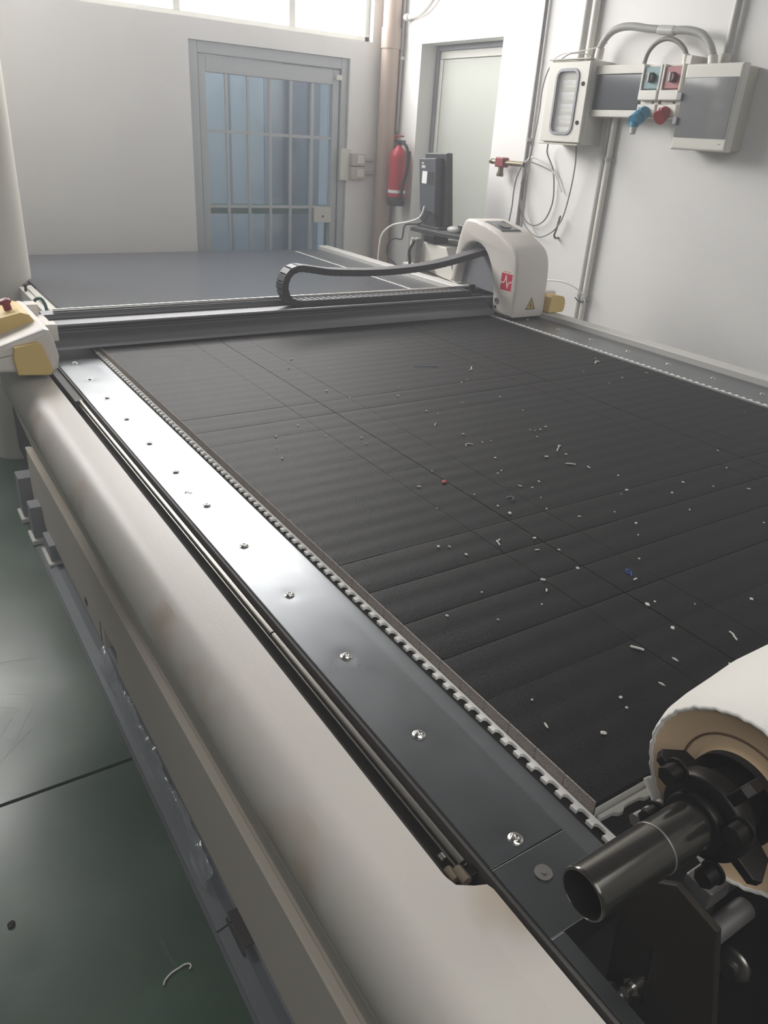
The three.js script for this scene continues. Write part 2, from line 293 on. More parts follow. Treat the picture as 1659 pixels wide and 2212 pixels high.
// ---------------------------------------------------------------- far corner: drain pipe, thin pipes, switches, extinguisher
{
  const dp = thing('drain_pipe', 'thick brownish drain pipe in the far corner between switches and extinguisher', 'pipe', [3.222, 0, -4.97]);
  part(dp, 'pipe_body', cyl([3.222, 0, -4.972], [3.222, 3.7, -4.972], 0.06, 0.06, 32), M.drain_brown);
  for (const y of [0.6, 2.17]) part(dp, 'pipe_socket', cyl([3.222, y - 0.06, -4.972], [3.222, y + 0.06, -4.972], 0.066, 0.066, 32), M.drain_brown);
  const a = thing('wall_conduit', 'thin grey conduit running down to the extinguisher', 'conduit', [3.28, 1.7, -4.9]);
  part(a, 'pipe_body', cyl([3.285, 1.62, -4.93], [3.285, 3.7, -4.93], 0.011), M.pipe_grey);
  part(a, 'clip', box(3.27, 3.3, 2.05, 2.07, -4.95, -4.91, 0.003), M.white_plastic);
  const b = thing('wall_conduit', 'white bent conduit entering the corner above the recessed door', 'conduit', [3.27, 2.3, -4.8]);
  part(b, 'pipe_body', tube([[3.27, 3.7, -4.5], [3.27, 2.6, -4.52], [3.27, 2.42, -4.55], [3.27, 2.345, -4.62], [3.27, 2.3, -4.72], [3.27, 2.287, -4.85]], 0.016, 50, 12), M.white_plastic);
  part(b, 'end_socket', cyl([3.27, 2.287, -4.845], [3.27, 2.287, -4.885], 0.021), M.pipe_grey);
  const s = thing('switch_box', 'white double switch box on a back plate beside the barred door', 'switch', [2.98, 1.29, -5.03]);
  part(s, 'back_plate', box(2.895, 2.975, 1.288, 1.492, -5.052, -5.025, 0.004), M.white_plastic);
  for (const y of [1.425, 1.34]) { const h = part(s, 'switch_housing', box(2.965, 3.075, y - 0.04, y + 0.04, -5.04, -4.985, 0.005), M.enclosure_grey); part(h, 'switch_key', box(3.005, 3.06, y - 0.027, y + 0.027, -4.99, -4.978, 0.004), M.white_plastic); }
  for (const y of [1.425, 1.34]) part(s, 'side_conduit', cyl([3.07, y, -5.02], [3.155, y, -5.02], 0.012), M.pipe_grey);

  const x = thing('fire_extinguisher', 'red fire extinguisher with black hose hanging in the far corner', 'extinguisher', [3.215, 1.15, -4.8]);
  const ex = 3.215, ez = -4.785, L = (pts, n = 28) => new THREE.LatheGeometry(pts.map((p) => new THREE.Vector2(p[0], p[1])), n).translate(ex, 0, ez);
  part(x, 'cylinder', L([[0, 1.2], [0.058, 1.2], [0.06, 1.21], [0.06, 1.455], [0.056, 1.48], [0.042, 1.505], [0.024, 1.52], [0.018, 1.535], [0, 1.535]]), M.red_paint);
  part(x, 'foot_ring', L([[0, 1.15], [0.057, 1.15], [0.062, 1.157], [0.062, 1.205], [0, 1.205]]), M.black_rubber);
  part(x, 'label_band', L([[0.0605, 1.232], [0.0612, 1.232], [0.0612, 1.252], [0.0605, 1.252]]), M.paper_white);
  part(x, 'instruction_label', [new THREE.CylinderGeometry(0.0612, 0.0612, 0.1, 20, 1, true, Math.PI * 1.02, 1.3).translate(ex, 1.37, ez), new THREE.CylinderGeometry(0.0613, 0.0613, 0.02, 20, 1, true, Math.PI * 1.1, 1.0).translate(ex, 1.29, ez)], mat('label_red', 0xc24a58, 0.5));
  part(x, 'valve', [cyl([ex, 1.53, ez], [ex, 1.565, ez], 0.018), box(ex - 0.012, ex + 0.012, 1.55, 1.566, ez - 0.05, ez + 0.06, 0.004)], M.dark_steel);
  part(x, 'handle', [box(ex - 0.01, ex + 0.01, 1.585, 1.595, ez - 0.05, ez + 0.04, 0.003), box(ex - 0.01, ex + 0.01, 1.56, 1.595, ez - 0.055, ez - 0.045, 0.003)], M.red_plastic);
  part(x, 'hose', tube([[ex - 0.01, 1.552, ez + 0.05], [ex - 0.01, 1.53, ez + 0.1], [ex - 0.01, 1.46, ez + 0.13], [ex - 0.01, 1.38, ez + 0.125], [ex - 0.01, 1.29, ez + 0.09], [ex - 0.01, 1.21, ez + 0.072]], 0.011, 40), M.black_rubber);
  part(x, 'wall_hook', box(3.27, 3.3, 1.44, 1.5, ez - 0.02, ez + 0.02, 0.002), M.dark_steel);
}

// ---------------------------------------------------------------- the cutting table
const TZ0 = -4.77, TZ1 = 0.5;
const table = thing('cutting_table', 'long cutting table with black bristle bed, steel plates and beige side cover', 'cutting table', [1.5, 0, -2.2]);
{
  const t = table;
  // left side cover: flat top, facet, rounded nose, hollow under it
  const nose = [[0.353, 0.849], [0.338, 0.845], [0.322, 0.834], [0.308, 0.816], [0.2995, 0.795], [0.296, 0.772], [0.298, 0.745], [0.306, 0.718], [0.32, 0.69], [0.34, 0.662]];
  const prof = [[0.404, 0.854], ...nose, [0.352, 0.662], [0.335, 0.693], [0.32, 0.72], [0.313, 0.745], [0.312, 0.772], [0.315, 0.792], [0.324, 0.81], [0.336, 0.823], [0.353, 0.832], [0.404, 0.838]];
  const fillet = [[0.4045, -0.418], [0.408, -0.405], [0.425, -0.394], [0.4385, -0.388], [0.441, -0.38]];
  part(t, 'side_cover', [smooth(prismZ(prof, -3.2, TZ1), 30), prismY([[0.4035, -0.43], ...fillet, [0.4405, -0.3], [0.4405, TZ1], [0.4035, TZ1]], 0.838, 0.8539)], M.cover_beige);
  part(t, 'cover_recess', prismZ([[0.352, 0.67], [0.43, 0.67], [0.43, 0.36], [0.415, 0.36], [0.38, 0.5], [0.365, 0.6]], -3.2, TZ1), M.panel_beige, 'hollow under the rounded cover');
  const sp = part(t, 'side_panel', [prismZ([[0.394, 0.08], [0.394, 0.346], [0.397, 0.35], [0.42, 0.35], [0.42, 0.08]], -3.2, -2.075), prismZ([[0.394, 0.155], [0.394, 0.346], [0.397, 0.35], [0.42, 0.35], [0.42, 0.155]], -2.075, -1.93), prismZ([[0.394, 0.08], [0.394, 0.346], [0.397, 0.35], [0.42, 0.35], [0.42, 0.08]], -1.93, TZ1)], M.panel_beige);
  part(sp, 'ledge', prismZ([[0.392, 0.343], [0.392, 0.35], [0.395, 0.353], [0.41, 0.353], [0.41, 0.343]], -3.2, TZ1), M.panel_beige);
  for (const [z0, z1, y0, y1] of [[-2.325, -2.29, 0.105, 0.13], [-2.125, -2.117, 0.08, 0.15]]) part(sp, 'slot', box(0.3932, 0.395, y0, y1, z0, z1), M.joint_dark);
  // frame and feet under the table
  part(t, 'table_frame', [box(0.7, 2.6, 0.12, 0.8, TZ0 + 0.02, -3.8), box(0.44, 2.6, 0.12, 0.8, -3.8, -3.3), box(0.44, 2.6, 0.12, 0.8, -3.3, TZ1 - 0.9), box(0.6, 0.7, 0.0, 0.12, -2.75, -2.6), box(2.4, 2.5, 0, 0.12, -2.7, -2.6), box(0.6, 0.7, 0, 0.12, -0.75, -0.65), box(2.4, 2.5, 0, 0.12, -0.75, -0.65), box(0.7, 0.8, 0, 0.12, -4.6, -4.5), box(2.4, 2.5, 0, 0.12, -4.6, -4.5)], M.trough_dark);
  for (const [z0, z1, x0, y0, y1] of [[-3.33, -3.24, 0.35, 0.02, 0.2], [-3.1, -3.02, 0.352, 0.02, 0.16], [-2.93, -2.8, 0.372, 0.02, 0.09]]) { const fb = part(t, 'foot_bracket', box(x0, 0.44, y0, y1, z0, z1, 0.004), M.grey_paint); part(fb, 'foot_plate', box(x0 - 0.012, 0.44, 0.0, 0.02, z0 - 0.01, z1 + 0.02, 0.003), M.white_plastic); }
  // trough between cover and plates, with rack and guide rail
  part(t, 'trough', [box(0.404, 0.6, 0.79, 0.806, -3.8, -0.335), box(0.452, 0.458, 0.8, 0.8465, -3.2, TZ1)], M.trough_grey);
  const teeth = []; for (let z = -2.9; z < -0.43; z += 0.0165) teeth.push(box(0.4, 0.424, 0.812, 0.818, z, z + 0.0085));
  part(t, 'toothed_rack', [box(0.4, 0.422, 0.8, 0.8125, -3.2, -0.42), ...teeth], M.dark_steel);
  part(t, 'rail_cover', box(0.426, 0.4515, 0.806, 0.84, -3.2, -2.24, 0.002), M.trough_grey);
  part(t, 'guide_rail', [box(0.434, 0.452, 0.8, 0.832, -2.24, -0.432, 0.003), cyl([0.4405, 0.838, -2.24], [0.4405, 0.838, -0.94], 0.0055, 0.0055, 16), cyl([0.4405, 0.838, -0.936], [0.4405, 0.838, -0.432], 0.0055, 0.0055, 16)], M.rail_steel);
  const rs = part(t, 'rail_stop', [box(0.43, 0.453, 0.8, 0.836, -0.428, -0.415, 0.002)], M.dark_steel);
  part(rs, 'stop_screw', [cyl([0.422, 0.835, -0.437], [0.422, 0.835, -0.42], 0.006, 0.006, 6), cyl([0.43, 0.838, -0.43], [0.43, 0.838, -0.41], 0.007, 0.007, 6)], M.brass);
  part(rs, 'stop_pin', cyl([0.423, 0.842, -0.452], [0.423, 0.842, -0.444], 0.004), M.bright_steel);
  // left plates
  const pl = part(t, 'side_plate', [box(0.457, 0.57, 0.8, 0.85, -3.2, -0.4025, 0.0012), box(0.457, 0.57, 0.8, 0.85, -0.4015, -0.306, 0.0012), box(0.457, 0.476, 0.8, 0.85, -0.306, TZ1, 0.0012)], M.plate_steel);
  part(t, 'inner_plate', box(0.57, 0.5975, 0.8, 0.8485, -3.2, -0.306, 0.001), M.strip_steel);
  // thin sheet skin of the plate, dimpled round every bolt and slightly wavy
  {
    const nz = 620, nx = 26, p = [], q = [], z0 = -3.19, z1 = -0.4035, x0 = 0.458, x1 = 0.5695;
    for (let i = 0; i <= nz; i++) for (let j = 0; j <= nx; j++) {
      const z = z0 + (z1 - z0) * i / nz, x = x0 + (x1 - x0) * j / nx, k = Math.round((-0.42 - z) / 0.1985), e = Math.sin(Math.PI * j / nx), d2 = (x - 0.509) ** 2 + (z + 0.42 + 0.1985 * k) ** 2;
      p.push(x, 0.85045 - 0.00042 * Math.exp(-d2 / 0.00032) + e * 0.00012 * (Math.sin(z * 19 + x * 30) + Math.sin(z * 41 - x * 52) * 0.4), z);
    }
    for (let i = 0; i < nz; i++) for (let j = 0; j < nx; j++) { const a = i * (nx + 1) + j; q.push(a, a + nx + 1, a + 1, a + 1, a + nx + 1, a + nx + 2); }
    const g = new THREE.BufferGeometry(); g.setAttribute('position', new THREE.Float32BufferAttribute(p, 3)); g.setIndex(q); g.computeVertexNormals();
    part(pl, 'plate_skin', g, M.plate_steel);
  }
  const bolt = () => [new THREE.LatheGeometry([[0, 0.0046], [0.0016, 0.0046], [0.0018, 0.0028], [0.003, 0.0028], [0.0036, 0.0044], [0.0056, 0.0034], [0.0068, 0.0008], [0.0095, 0.0006], [0.0095, 0]].map((p) => new THREE.Vector2(...p)).reverse(), 18)];
  for (let k = 0; k < 12; k++) part(pl, 'bolt', bolt().map((g) => g.translate(0.509, 0.85015, -0.42 - 0.1985 * k)), M.bright_steel);
  part(pl, 'washer_screw', [cyl([0.506, 0.85, -0.369], [0.506, 0.8515, -0.369], 0.0105, 0.0105, 24), cyl([0.506, 0.8515, -0.369], [0.506, 0.8525, -0.369], 0.003)], M.aluminium_dark);
  // comb strips along the bed
  const comb = (x0, x1, xt, z0, z1, pitch) => {                    // spine x0..x1, teeth reaching xt
    const w = 0.0042, s = new THREE.Shape(), dir = Math.sign(xt - x0), r = 0.0035, P = [];
    P.push([x1, z0], [x0, z0]);
    for (let z = z0 + pitch / 2; z < z1 - pitch / 2; z += pitch) P.push([x0, z - w - r * 1.2], [x0 + dir * r * 0.4, z - w - r * 0.4], [x0 + dir * r, z - w], [xt, z - w - 0.0012], [xt, z + w + 0.0012], [x0 + dir * r, z + w], [x0 + dir * r * 0.4, z + w + r * 0.4], [x0, z + w + r * 1.2]);
    P.push([x0, z1], [x1, z1]);
    return prismY(P, 0.846, 0.8515);
  };
  part(t, 'comb_strip', comb(0.613, 0.6168, 0.6035, -3.15, -0.335, 0.02665), M.comb_white);
  part(t, 'comb_strip', comb(2.383, 2.379, 2.3945, -4.7, -0.3, 0.02665).translate(0, 0.0185, 0), M.comb_white);
  part(t, 'slot_channel', [box(0.5975, 0.6168, 0.8, 0.8445, -3.2, -0.335), box(2.36, 2.4, 0.8, 0.858, TZ0, -0.33)], M.trough_dark);
  // right plate and raised lip
  const rp = part(t, 'side_plate', box(2.398, 2.605, 0.8, 0.867, TZ0, TZ1, 0.0015), M.strip_steel);
  for (let k = 0; k < 13; k++) part(rp, 'bolt', bolt().map((g) => g.translate(2.503, 0.867, -0.787 - 0.199 * k)), M.bright_steel);
  part(t, 'wall_side_lip', prismZ([[2.598, 0.8], [2.598, 0.888], [2.602, 0.892], [2.665, 0.892], [2.665, 0.4], [2.65, 0.4], [2.65, 0.8]], TZ0, TZ1), mat('lip_white', 0xc9c7c2, 0.5));
  // bristle bed: blocks of two ribs each, tight joints, wider gaps every eighth
  const bx = [0.6205], bz = [-0.4];
  for (let k = 0; k < 17; k++) bx.push(bx[k] + 0.1044);
  for (let k = 0; k < 41; k++) bz.push(bz[k] - 0.1065);
  const W = 0.1044, D = 0.1065;
  const block = (gx, gz, v, W = 0.1044) => {                                   // block with its corner at 0,0
    const top = [], n = 14, h = [0.0, 0.00012, -0.00012][v % 3], a = 0.0008;
    for (let i = 0; i <= n; i++) { const z = gz + (D - 2 * gz) * i / n, e = Math.min(i, n - i); top.push([-z, 0.0195 + h - a * (0.5 + 0.5 * Math.cos(i / n * 4 * Math.PI)) - (e === 0 && gz > 0 ? 0.0006 : 0)]); }
    return prismX([[-(D - gz), -0.03], ...top.reverse(), [-gz, -0.03]], gx, W - gx);
  };
  const kinds = []; for (let v = 0; v < 3; v++) for (const gx of [0, 0.0012]) for (const gz of [0, 0.001]) kinds.push([gx, gz, v, uvMetres(block(gx, gz, v)), uvMetres(block(gx, gz, v, 0.0692))]);
  const list = [];
  for (let j = 0; j < 25; j++) for (let i = 0; i < 17; i++) {
    const seamX = [4, 12].includes(i) || [3, 11].includes(i), seamZ = [3, 4, 5, 13].includes(j) || [2, 12].includes(j);
    list.push({ x: bx[i], z: bz[j], i, j, gx: seamX ? 0.0012 : 0, gz: seamZ ? 0.001 : 0, v: Math.floor(rnd() * 3) });
  }
  const rest = [];
  const dist = (b) => Math.hypot(b.x, b.z) + (b.x > 1.5 && b.z > -0.9 ? 2 : 0) + (b.z < -2.75 ? 3 : 0);
  list.sort((p, q) => dist(p) - dist(q));
  const bed = new THREE.Group(); bed.name = 'bristle_bed'; t.add(bed); bed.position.set(0, 0.85, 2.2);
  list.forEach((b, k) => {
    const g = kinds.find((q) => q[0] === b.gx && q[1] === b.gz && q[2] === b.v)[b.i === 16 ? 4 : 3];
    if (k < 300) { const o = new THREE.Mesh(g, M.bristle_top); o.name = 'bristle_block'; o.castShadow = o.receiveShadow = true; o.position.set(b.x - 1.5, 0, b.z); bed.add(o); } else rest.push(g.clone().translate(b.x - 1.5, 0, b.z));
  });
  const r = new THREE.Mesh(mergeGeometries(rest), M.bristle_top); r.name = 'bristle_field'; r.castShadow = r.receiveShadow = true; r.userData.kind = 'stuff'; bed.add(r);
  const edge = []; for (let k = 0; k < 64; k++) edge.push(box(0.6188, 0.6206, 0.83, 0.8695, -0.4 - k * 0.05325 - 0.0003, -0.4 - (k + 1) * 0.05325 + 0.0008));
  part(t, 'bristle_edge', edge, M.bristle_side, 'grey brown side of the bristle blocks');
  part(t, 'bristle_edge', box(2.3605, 2.379, 0.8, 0.869, TZ0, -0.2), M.strip_steel, 'pale strip at the far side of the bed');
  part(t, 'bed_base', prismY([[0.6206, -2.98], [2.36, -2.98], [2.36, TZ0], [0.6206, TZ0], [0.6221, -4.1921], [0.6386, -4.1647], [0.6496, -4.1318], [0.6529, -4.1], [0.6496, -4.0682], [0.6386, -4.0353], [0.6221, -4.0079]], 0.8, 0.868), M.black_rubber);
  part(t, 'bed_film', prismY([[0.622, -2.99], [2.36, -2.99], [2.36, -4.765], [0.622, -4.765], [0.6221, -4.1921], [0.6386, -4.1647], [0.6496, -4.1318], [0.6529, -4.1], [0.6496, -4.0682], [0.6386, -4.0353], [0.6221, -4.0079]], 0.868, 0.872), M.bed_film, 'smooth grey film over the far bed');
  // near end of the bed
  const es = []; for (let k = 0; k < 35; k++) { const x = 0.622 + k * 0.049; es.push([x, -0.389], [x + 0.02, -0.388], [x + 0.026, -0.3835], [x + 0.034, -0.3835], [x + 0.04, -0.388]); }
  part(t, 'end_strip', [prismY([[0.621, -0.394], ...es, [2.355, -0.394]], 0.846, 0.852), box(0.621, 2.355, 0.83, 0.86, -0.3995, -0.3975)], M.comb_white);
  part(t, 'end_plate', box(0.6168, 2.358, 0.8, 0.846, -0.392, -0.335), M.black_rubber);
  // far left edge of the bed beyond the gantry
  part(t, 'far_edge_strip', [box(0.585, 0.615, 0.8, 0.868, -3.9, -3.2, 0.003), box(0.56, 0.585, 0.5, 0.862, -3.9, -3.2, 0.003)], M.enclosure);
  part(t, 'far_edge_screw', [cyl([0.572, 0.862, -3.79], [0.572, 0.885, -3.79], 0.006), cyl([0.572, 0.885, -3.79], [0.572, 0.892, -3.79], 0.01, 0.01, 6)], M.dark_steel);
}

// ---------------------------------------------------------------- gantry across the bed
const gantry = thing('cutting_gantry', 'grey aluminium gantry beam across the bed with yellow padded end caps', 'gantry', [1.5, 0.87, -2.85]);
{
  const t = gantry;
  part(t, 'beam', prismX([[-2.752, 0.9], [-2.752, 0.934], [-2.744, 0.936], [-2.741, 0.941], [-2.744, 0.946], [-2.757, 0.946], [-2.765, 0.938], [-2.768, 0.93], [-2.9, 0.93], [-2.902, 0.94], [-2.906, 0.94], [-2.906, 0.946], [-2.96, 0.949], [-2.97, 0.94], [-2.97, 0.9]], 0.48, 2.595), M.aluminium);
  part(t, 'sweeper_lip', smooth(prismX([[-2.752, 0.914], [-2.74, 0.906], [-2.722, 0.902], [-2.7, 0.894], [-2.689, 0.882], [-2.687, 0.874], [-2.692, 0.874], [-2.7, 0.886], [-2.724, 0.893], [-2.752, 0.896]], 0.47, 2.396), 40), M.aluminium);
  part(t, 'front_groove', [box(0.48, 2.395, 0.922, 0.9245, -2.753, -2.751), box(0.48, 2.395, 0.9295, 0.9325, -2.754, -2.7515)], M.dark_steel);
  part(t, 'round_rail', cyl([0.52, 0.955, -2.925], [2.42, 0.955, -2.925], 0.007, 0.007, 20), M.bright_steel);
  part(t, 'tray_groove', [box(0.48, 2.44, 0.9295, 0.932, -2.795, -2.79), box(0.48, 2.44, 0.9295, 0.9318, -2.9, -2.888)], M.dark_steel);
  // left end cap, its pad, the wedge with the stop button, end plates
  const cap = part(t, 'end_cap', prismZ([[0.06, 0.885], [0.28, 0.88], [0.416, 0.866], [0.432, 0.88], [0.439, 0.915], [0.432, 0.955], [0.419, 1.0], [0.405, 1.004], [0.277, 0.963], [0.06, 0.905]], -2.9, -2.45, 0.014), M.cream_plastic);
  part(cap, 'bumper_pad', prismZ([[0.312, 0.96], [0.378, 0.971], [0.387, 0.966], [0.394, 0.95], [0.411, 0.88], [0.404, 0.868], [0.312, 0.876], [0.306, 0.925]], -2.455, -2.43, 0.004), M.yellow_pad);
  part(cap, 'button_wedge', prismZ([[0.12, 0.92], [0.3, 0.965], [0.41, 0.99], [0.388, 1.022], [0.365, 1.03], [0.12, 0.975]], -2.78, -2.575, 0.006), M.yellow_pad);
  part(cap, 'stop_button', [cyl([0.346, 1.005, -2.66], [0.336, 1.045, -2.65], 0.012), new THREE.LatheGeometry([[0, 0.012], [0.012, 0.011], [0.017, 0.007], [0.0185, 0], [0.014, -0.004], [0, -0.004]].map((p) => new THREE.Vector2(...p)).reverse(), 20).rotateZ(0.25).rotateX(0.2).translate(0.335, 1.048, -2.649)], M.red_plastic);
  const ep = part(t, 'end_plate', [box(0.45, 0.492, 0.865, 0.955, -2.775, -2.715, 0.006), box(0.43, 0.47, 0.865, 0.985, -2.97, -2.9, 0.005), box(0.43, 0.48, 0.875, 0.95, -2.9, -2.775)], M.cream_plastic);
  part(ep, 'screw', cyl([0.487, 0.882, -2.718], [0.487, 0.882, -2.711], 0.0055), mat('copper_screw', 0xb5714f, 0.45, 0.4));
  // right end cap behind the head
  const rc = part(t, 'end_cap', box(2.605, 2.69, 0.897, 0.985, -2.93, -2.6, 0.012), M.cream_plastic);
  part(rc, 'bumper_pad', prismZ([[2.609, 0.965], [2.622, 0.978], [2.69, 0.967], [2.7, 0.957], [2.707, 0.935], [2.703, 0.905], [2.696, 0.896], [2.612, 0.8945], [2.605, 0.899]], -2.6, -2.55, 0.005), M.yellow_pad);
  part(t, 'carriage_block', [box(2.36, 2.59, 0.874, 0.9, -2.95, -2.755, 0.003), box(2.4, 2.47, 0.873, 0.8795, -2.755, -2.6)], M.black_rubber);
}
// ---------------------------------------------------------------- cutting head
const head = thing('cutter_unit', 'off-white arched cutting head with a red square logo riding the gantry', 'cutting head', [2.49, 0.88, -2.8]);
{
  const t = head, x0 = 2.4, x1 = 2.597;
  const outer = smoothPts([[-2.573, 0.9], [-2.573, 1.0], [-2.58, 1.1], [-2.592, 1.14], [-2.618, 1.172], [-2.68, 1.205], [-2.745, 1.232], [-2.84, 1.254], [-2.93, 1.264], [-2.972, 1.258], [-2.995, 1.23], [-3.02, 1.15], [-3.035, 1.08], [-3.05, 0.985]], 60);
  const inner = smoothPts([[-3.012, 0.965], [-3.0, 1.03], [-2.985, 1.09], [-2.965, 1.128], [-2.925, 1.158], [-2.874, 1.166], [-2.825, 1.15], [-2.786, 1.115], [-2.752, 1.06], [-2.728, 0.985], [-2.718, 0.9]], 40);
  const body = part(t, 'housing', smooth(prismX([[-2.58, 0.88], ...outer, [-3.05, 0.965], ...inner, [-2.714, 0.88]], x0, x1, 0.014), 32), M.cream_plastic);
  part(t, 'inner_plate', prismX([[-2.7, 0.952], [-3.035, 0.962], [-3.042, 0.975], [-3.025, 1.07], [-2.97, 1.17], [-2.7, 1.19]], 2.445, 2.47, 0.002), M.grey_paint);
  part(t, 'plate_screw', cyl([2.43, 0.977, -3.03], [2.445, 0.977, -3.03], 0.011, 0.011, 16), M.dark_steel);
  part(t, 'back_shell', prismX([[-2.6, 0.95], [-3.03, 0.96], [-3.0, 1.2], [-2.9, 1.25], [-2.64, 1.17]], 2.47, x1 - 0.02), M.cream_plastic);
  // smoked window in the sloping top
  const wn = part(t, 'top_window', [new RoundedBoxGeometry(0.108, 0.006, 0.122, 2, 0.003).rotateX(0.22).translate(2.486, 1.2475, -2.805)], M.smoked, 'smoked window in the top');
  part(wn, 'window_rim', [new RoundedBoxGeometry(0.118, 0.004, 0.132, 2, 0.002).rotateX(0.22).translate(2.486, 1.2465, -2.805)], M.pipe_dark);
  part(wn, 'dial', [new THREE.CylinderGeometry(0.034, 0.034, 0.006, 28).rotateX(0.22).translate(2.49, 1.2495, -2.8)], M.pipe_dark);
  // printed signs
  const print = (w, h, fn) => { const c = document.createElement('canvas'); c.width = w; c.height = h; fn(c.getContext('2d'), w, h); const q = new THREE.CanvasTexture(c); q.colorSpace = THREE.SRGBColorSpace; return q; };
  const logo = print(280, 400, (c, w, h) => {
    c.fillStyle = '#e9e2d4'; c.fillRect(0, 0, w, h);
    c.fillStyle = '#d6435c'; c.font = 'bold 34px sans-serif'; c.textAlign = 'center'; c.save(); c.scale(0.94, 1); c.fillText('investronica', w / 2 / 0.94, 36, 270); c.restore();
    c.fillStyle = '#cf1f45'; c.fillRect(8, 52, w - 16, 262);
    c.strokeStyle = '#ecd9cf'; c.lineWidth = 22; c.lineJoin = 'round'; c.beginPath(); c.moveTo(8, 200); c.lineTo(60, 200); c.quadraticCurveTo(96, 196, 122, 96); c.lineTo(170, 268); c.quadraticCurveTo(186, 178, 226, 178); c.lineTo(w - 8, 166); c.stroke();
    c.fillStyle = '#ecd9cf'; c.beginPath(); c.arc(122, 94, 16, 0, 7); c.fill();
    c.fillStyle = '#c4b3ac'; c.font = 'bold 30px sans-serif'; c.fillText('S Y S T E M S', w / 2, 356, 250);
  });
  M.logo_print = new THREE.MeshStandardMaterial({ name: 'logo_print', map: logo, roughness: 0.45 });
  part(body, 'logo_plate', new THREE.PlaneGeometry(0.078, 0.112).rotateY(-Math.PI / 2).translate(x0 - 0.0006, 1.024, -2.638), M.logo_print, 'red square emblem with a white zigzag line');
  const warn = print(256, 232, (c, w, h) => {
    c.fillStyle = '#d8d0c0'; c.fillRect(0, 0, w, h);
    c.fillStyle = '#c2a94e'; c.strokeStyle = '#2b2620'; c.lineWidth = 18; c.lineJoin = 'round'; c.beginPath(); c.moveTo(128, 18); c.lineTo(240, 214); c.lineTo(16, 214); c.closePath(); c.fill(); c.stroke();
    c.fillStyle = '#2b2620'; c.lineWidth = 12; c.beginPath(); c.moveTo(128, 84); c.lineTo(118, 140); c.lineTo(150, 150); c.lineTo(134, 196); c.stroke(); c.beginPath(); c.arc(120, 150, 16, 0, 7); c.fill();
  });
  M.warning_print = new THREE.MeshStandardMaterial({ name: 'warning_print', map: warn, roughness: 0.5 });
  const tri = new THREE.ShapeGeometry(shapeOf([[-0.031, -0.026], [0.031, -0.026], [0, 0.029]])); { const p = tri.attributes.position, u = tri.attributes.uv; for (let i = 0; i < 3; i++) u.setXY(i, 0.5 + p.getX(i) / 0.066, (p.getY(i) + 0.0295) / 0.061); }
  part(body, 'warning_sign', tri.translate(2.506, 0.94, -2.5724), M.warning_print, 'triangular warning sticker');
  const key = part(body, 'key_lock', [new THREE.TorusGeometry(0.0125, 0.0025, 8, 24).rotateY(Math.PI / 2).translate(x0 - 0.001, 0.937, -2.687), cyl([x0 - 0.003, 0.937, -2.687], [x0 + 0.002, 0.937, -2.687], 0.006)], M.pipe_dark);
  part(body, 'plug', cyl([x0 - 0.002, 0.909, -2.692], [x0 + 0.002, 0.909, -2.692], 0.006), M.dark_steel);
}
// ---------------------------------------------------------------- energy chain
const chain = thing('energy_chain', 'black cable drag chain looping from the gantry up into the cutting head', 'cable chain', [1.8, 0.935, -2.855]);
{
  const path = new THREE.CatmullRomCurve3([[2.44, 1.133], [2.312, 1.107], [2.18, 1.082], [2.054, 1.067], [1.93, 1.0595], [1.811, 1.0575], [1.69, 1.061], [1.584, 1.068], [1.5, 1.081], [1.455, 1.085], [1.42, 1.073], [1.4, 1.048], [1.392, 1.016], [1.4, 0.982], [1.421, 0.958], [1.455, 0.9475], [1.55, 0.9455], [1.82, 0.9455], [2.1, 0.946], [2.36, 0.946]].map((p) => new THREE.Vector3(p[0], p[1], 0)), false, 'centripetal');
  const n = 78, L = path.getLength() / n, z0 = -2.888, z1 = -2.826, h = 0.0125;
  const side = (z) => prismZ([[-L * 0.5, -h], [L * 0.56, -h], [L * 0.62, -h * 0.6], [L * 0.62, h * 0.6], [L * 0.56, h], [-L * 0.5, h]], z, z + 0.006);
  const g = merge([side(z0), side(z1 - 0.006), box(-L * 0.49, L * 0.49, h - 0.003, h + 0.001, z0, z1, 0.001), box(-L * 0.2, L * 0.2, -h - 0.001, -h + 0.003, z0, z1, 0.001)].map((q) => q.translate(0, 0, 2.857)));
  for (let k = 0; k < n; k++) {
    const u = (k + 0.5) / n, p = path.getPointAt(u), d = path.getTangentAt(u), o = new THREE.Mesh(g, M.chain_plastic);
    o.name = 'chain_link'; o.castShadow = o.receiveShadow = true; o.position.set(p.x - 1.8, p.y - 0.935, -0.002); o.rotation.z = Math.atan2(-d.y, -d.x); o.scale.y = -1; o.scale.set(1, 1, 1);
    o.rotation.z = Math.atan2(d.y, d.x) + Math.PI; o.rotation.z = Math.atan2(d.y, d.x); o.scale.set(1, -1, -1); chain.add(o);
  }
  const lay = []; for (let k = 0; k <= 40; k++) { const u = 0.02 + 0.96 * k / 40, p = path.getPointAt(u); const d = path.getTangentAt(u); lay.push([p.x - d.y * 0.0055, p.y + d.x * 0.0055, -2.857]); }
  const cab = [-0.018, -0.006, 0.006, 0.018].map((dz) => tube(lay.map((q) => [q[0], q[1], q[2] + dz]), 0.0055, 90, 8));
  part(chain, 'inner_cable', cab, M.chain_tape, 'pale cables inside the chain');
  part(chain, 'end_bracket', [box(2.36, 2.42, 0.932, 0.936, -2.89, -2.825), box(2.4, 2.435, 0.936, 0.972, -2.9, -2.89, 0.003)], M.black_rubber);
}

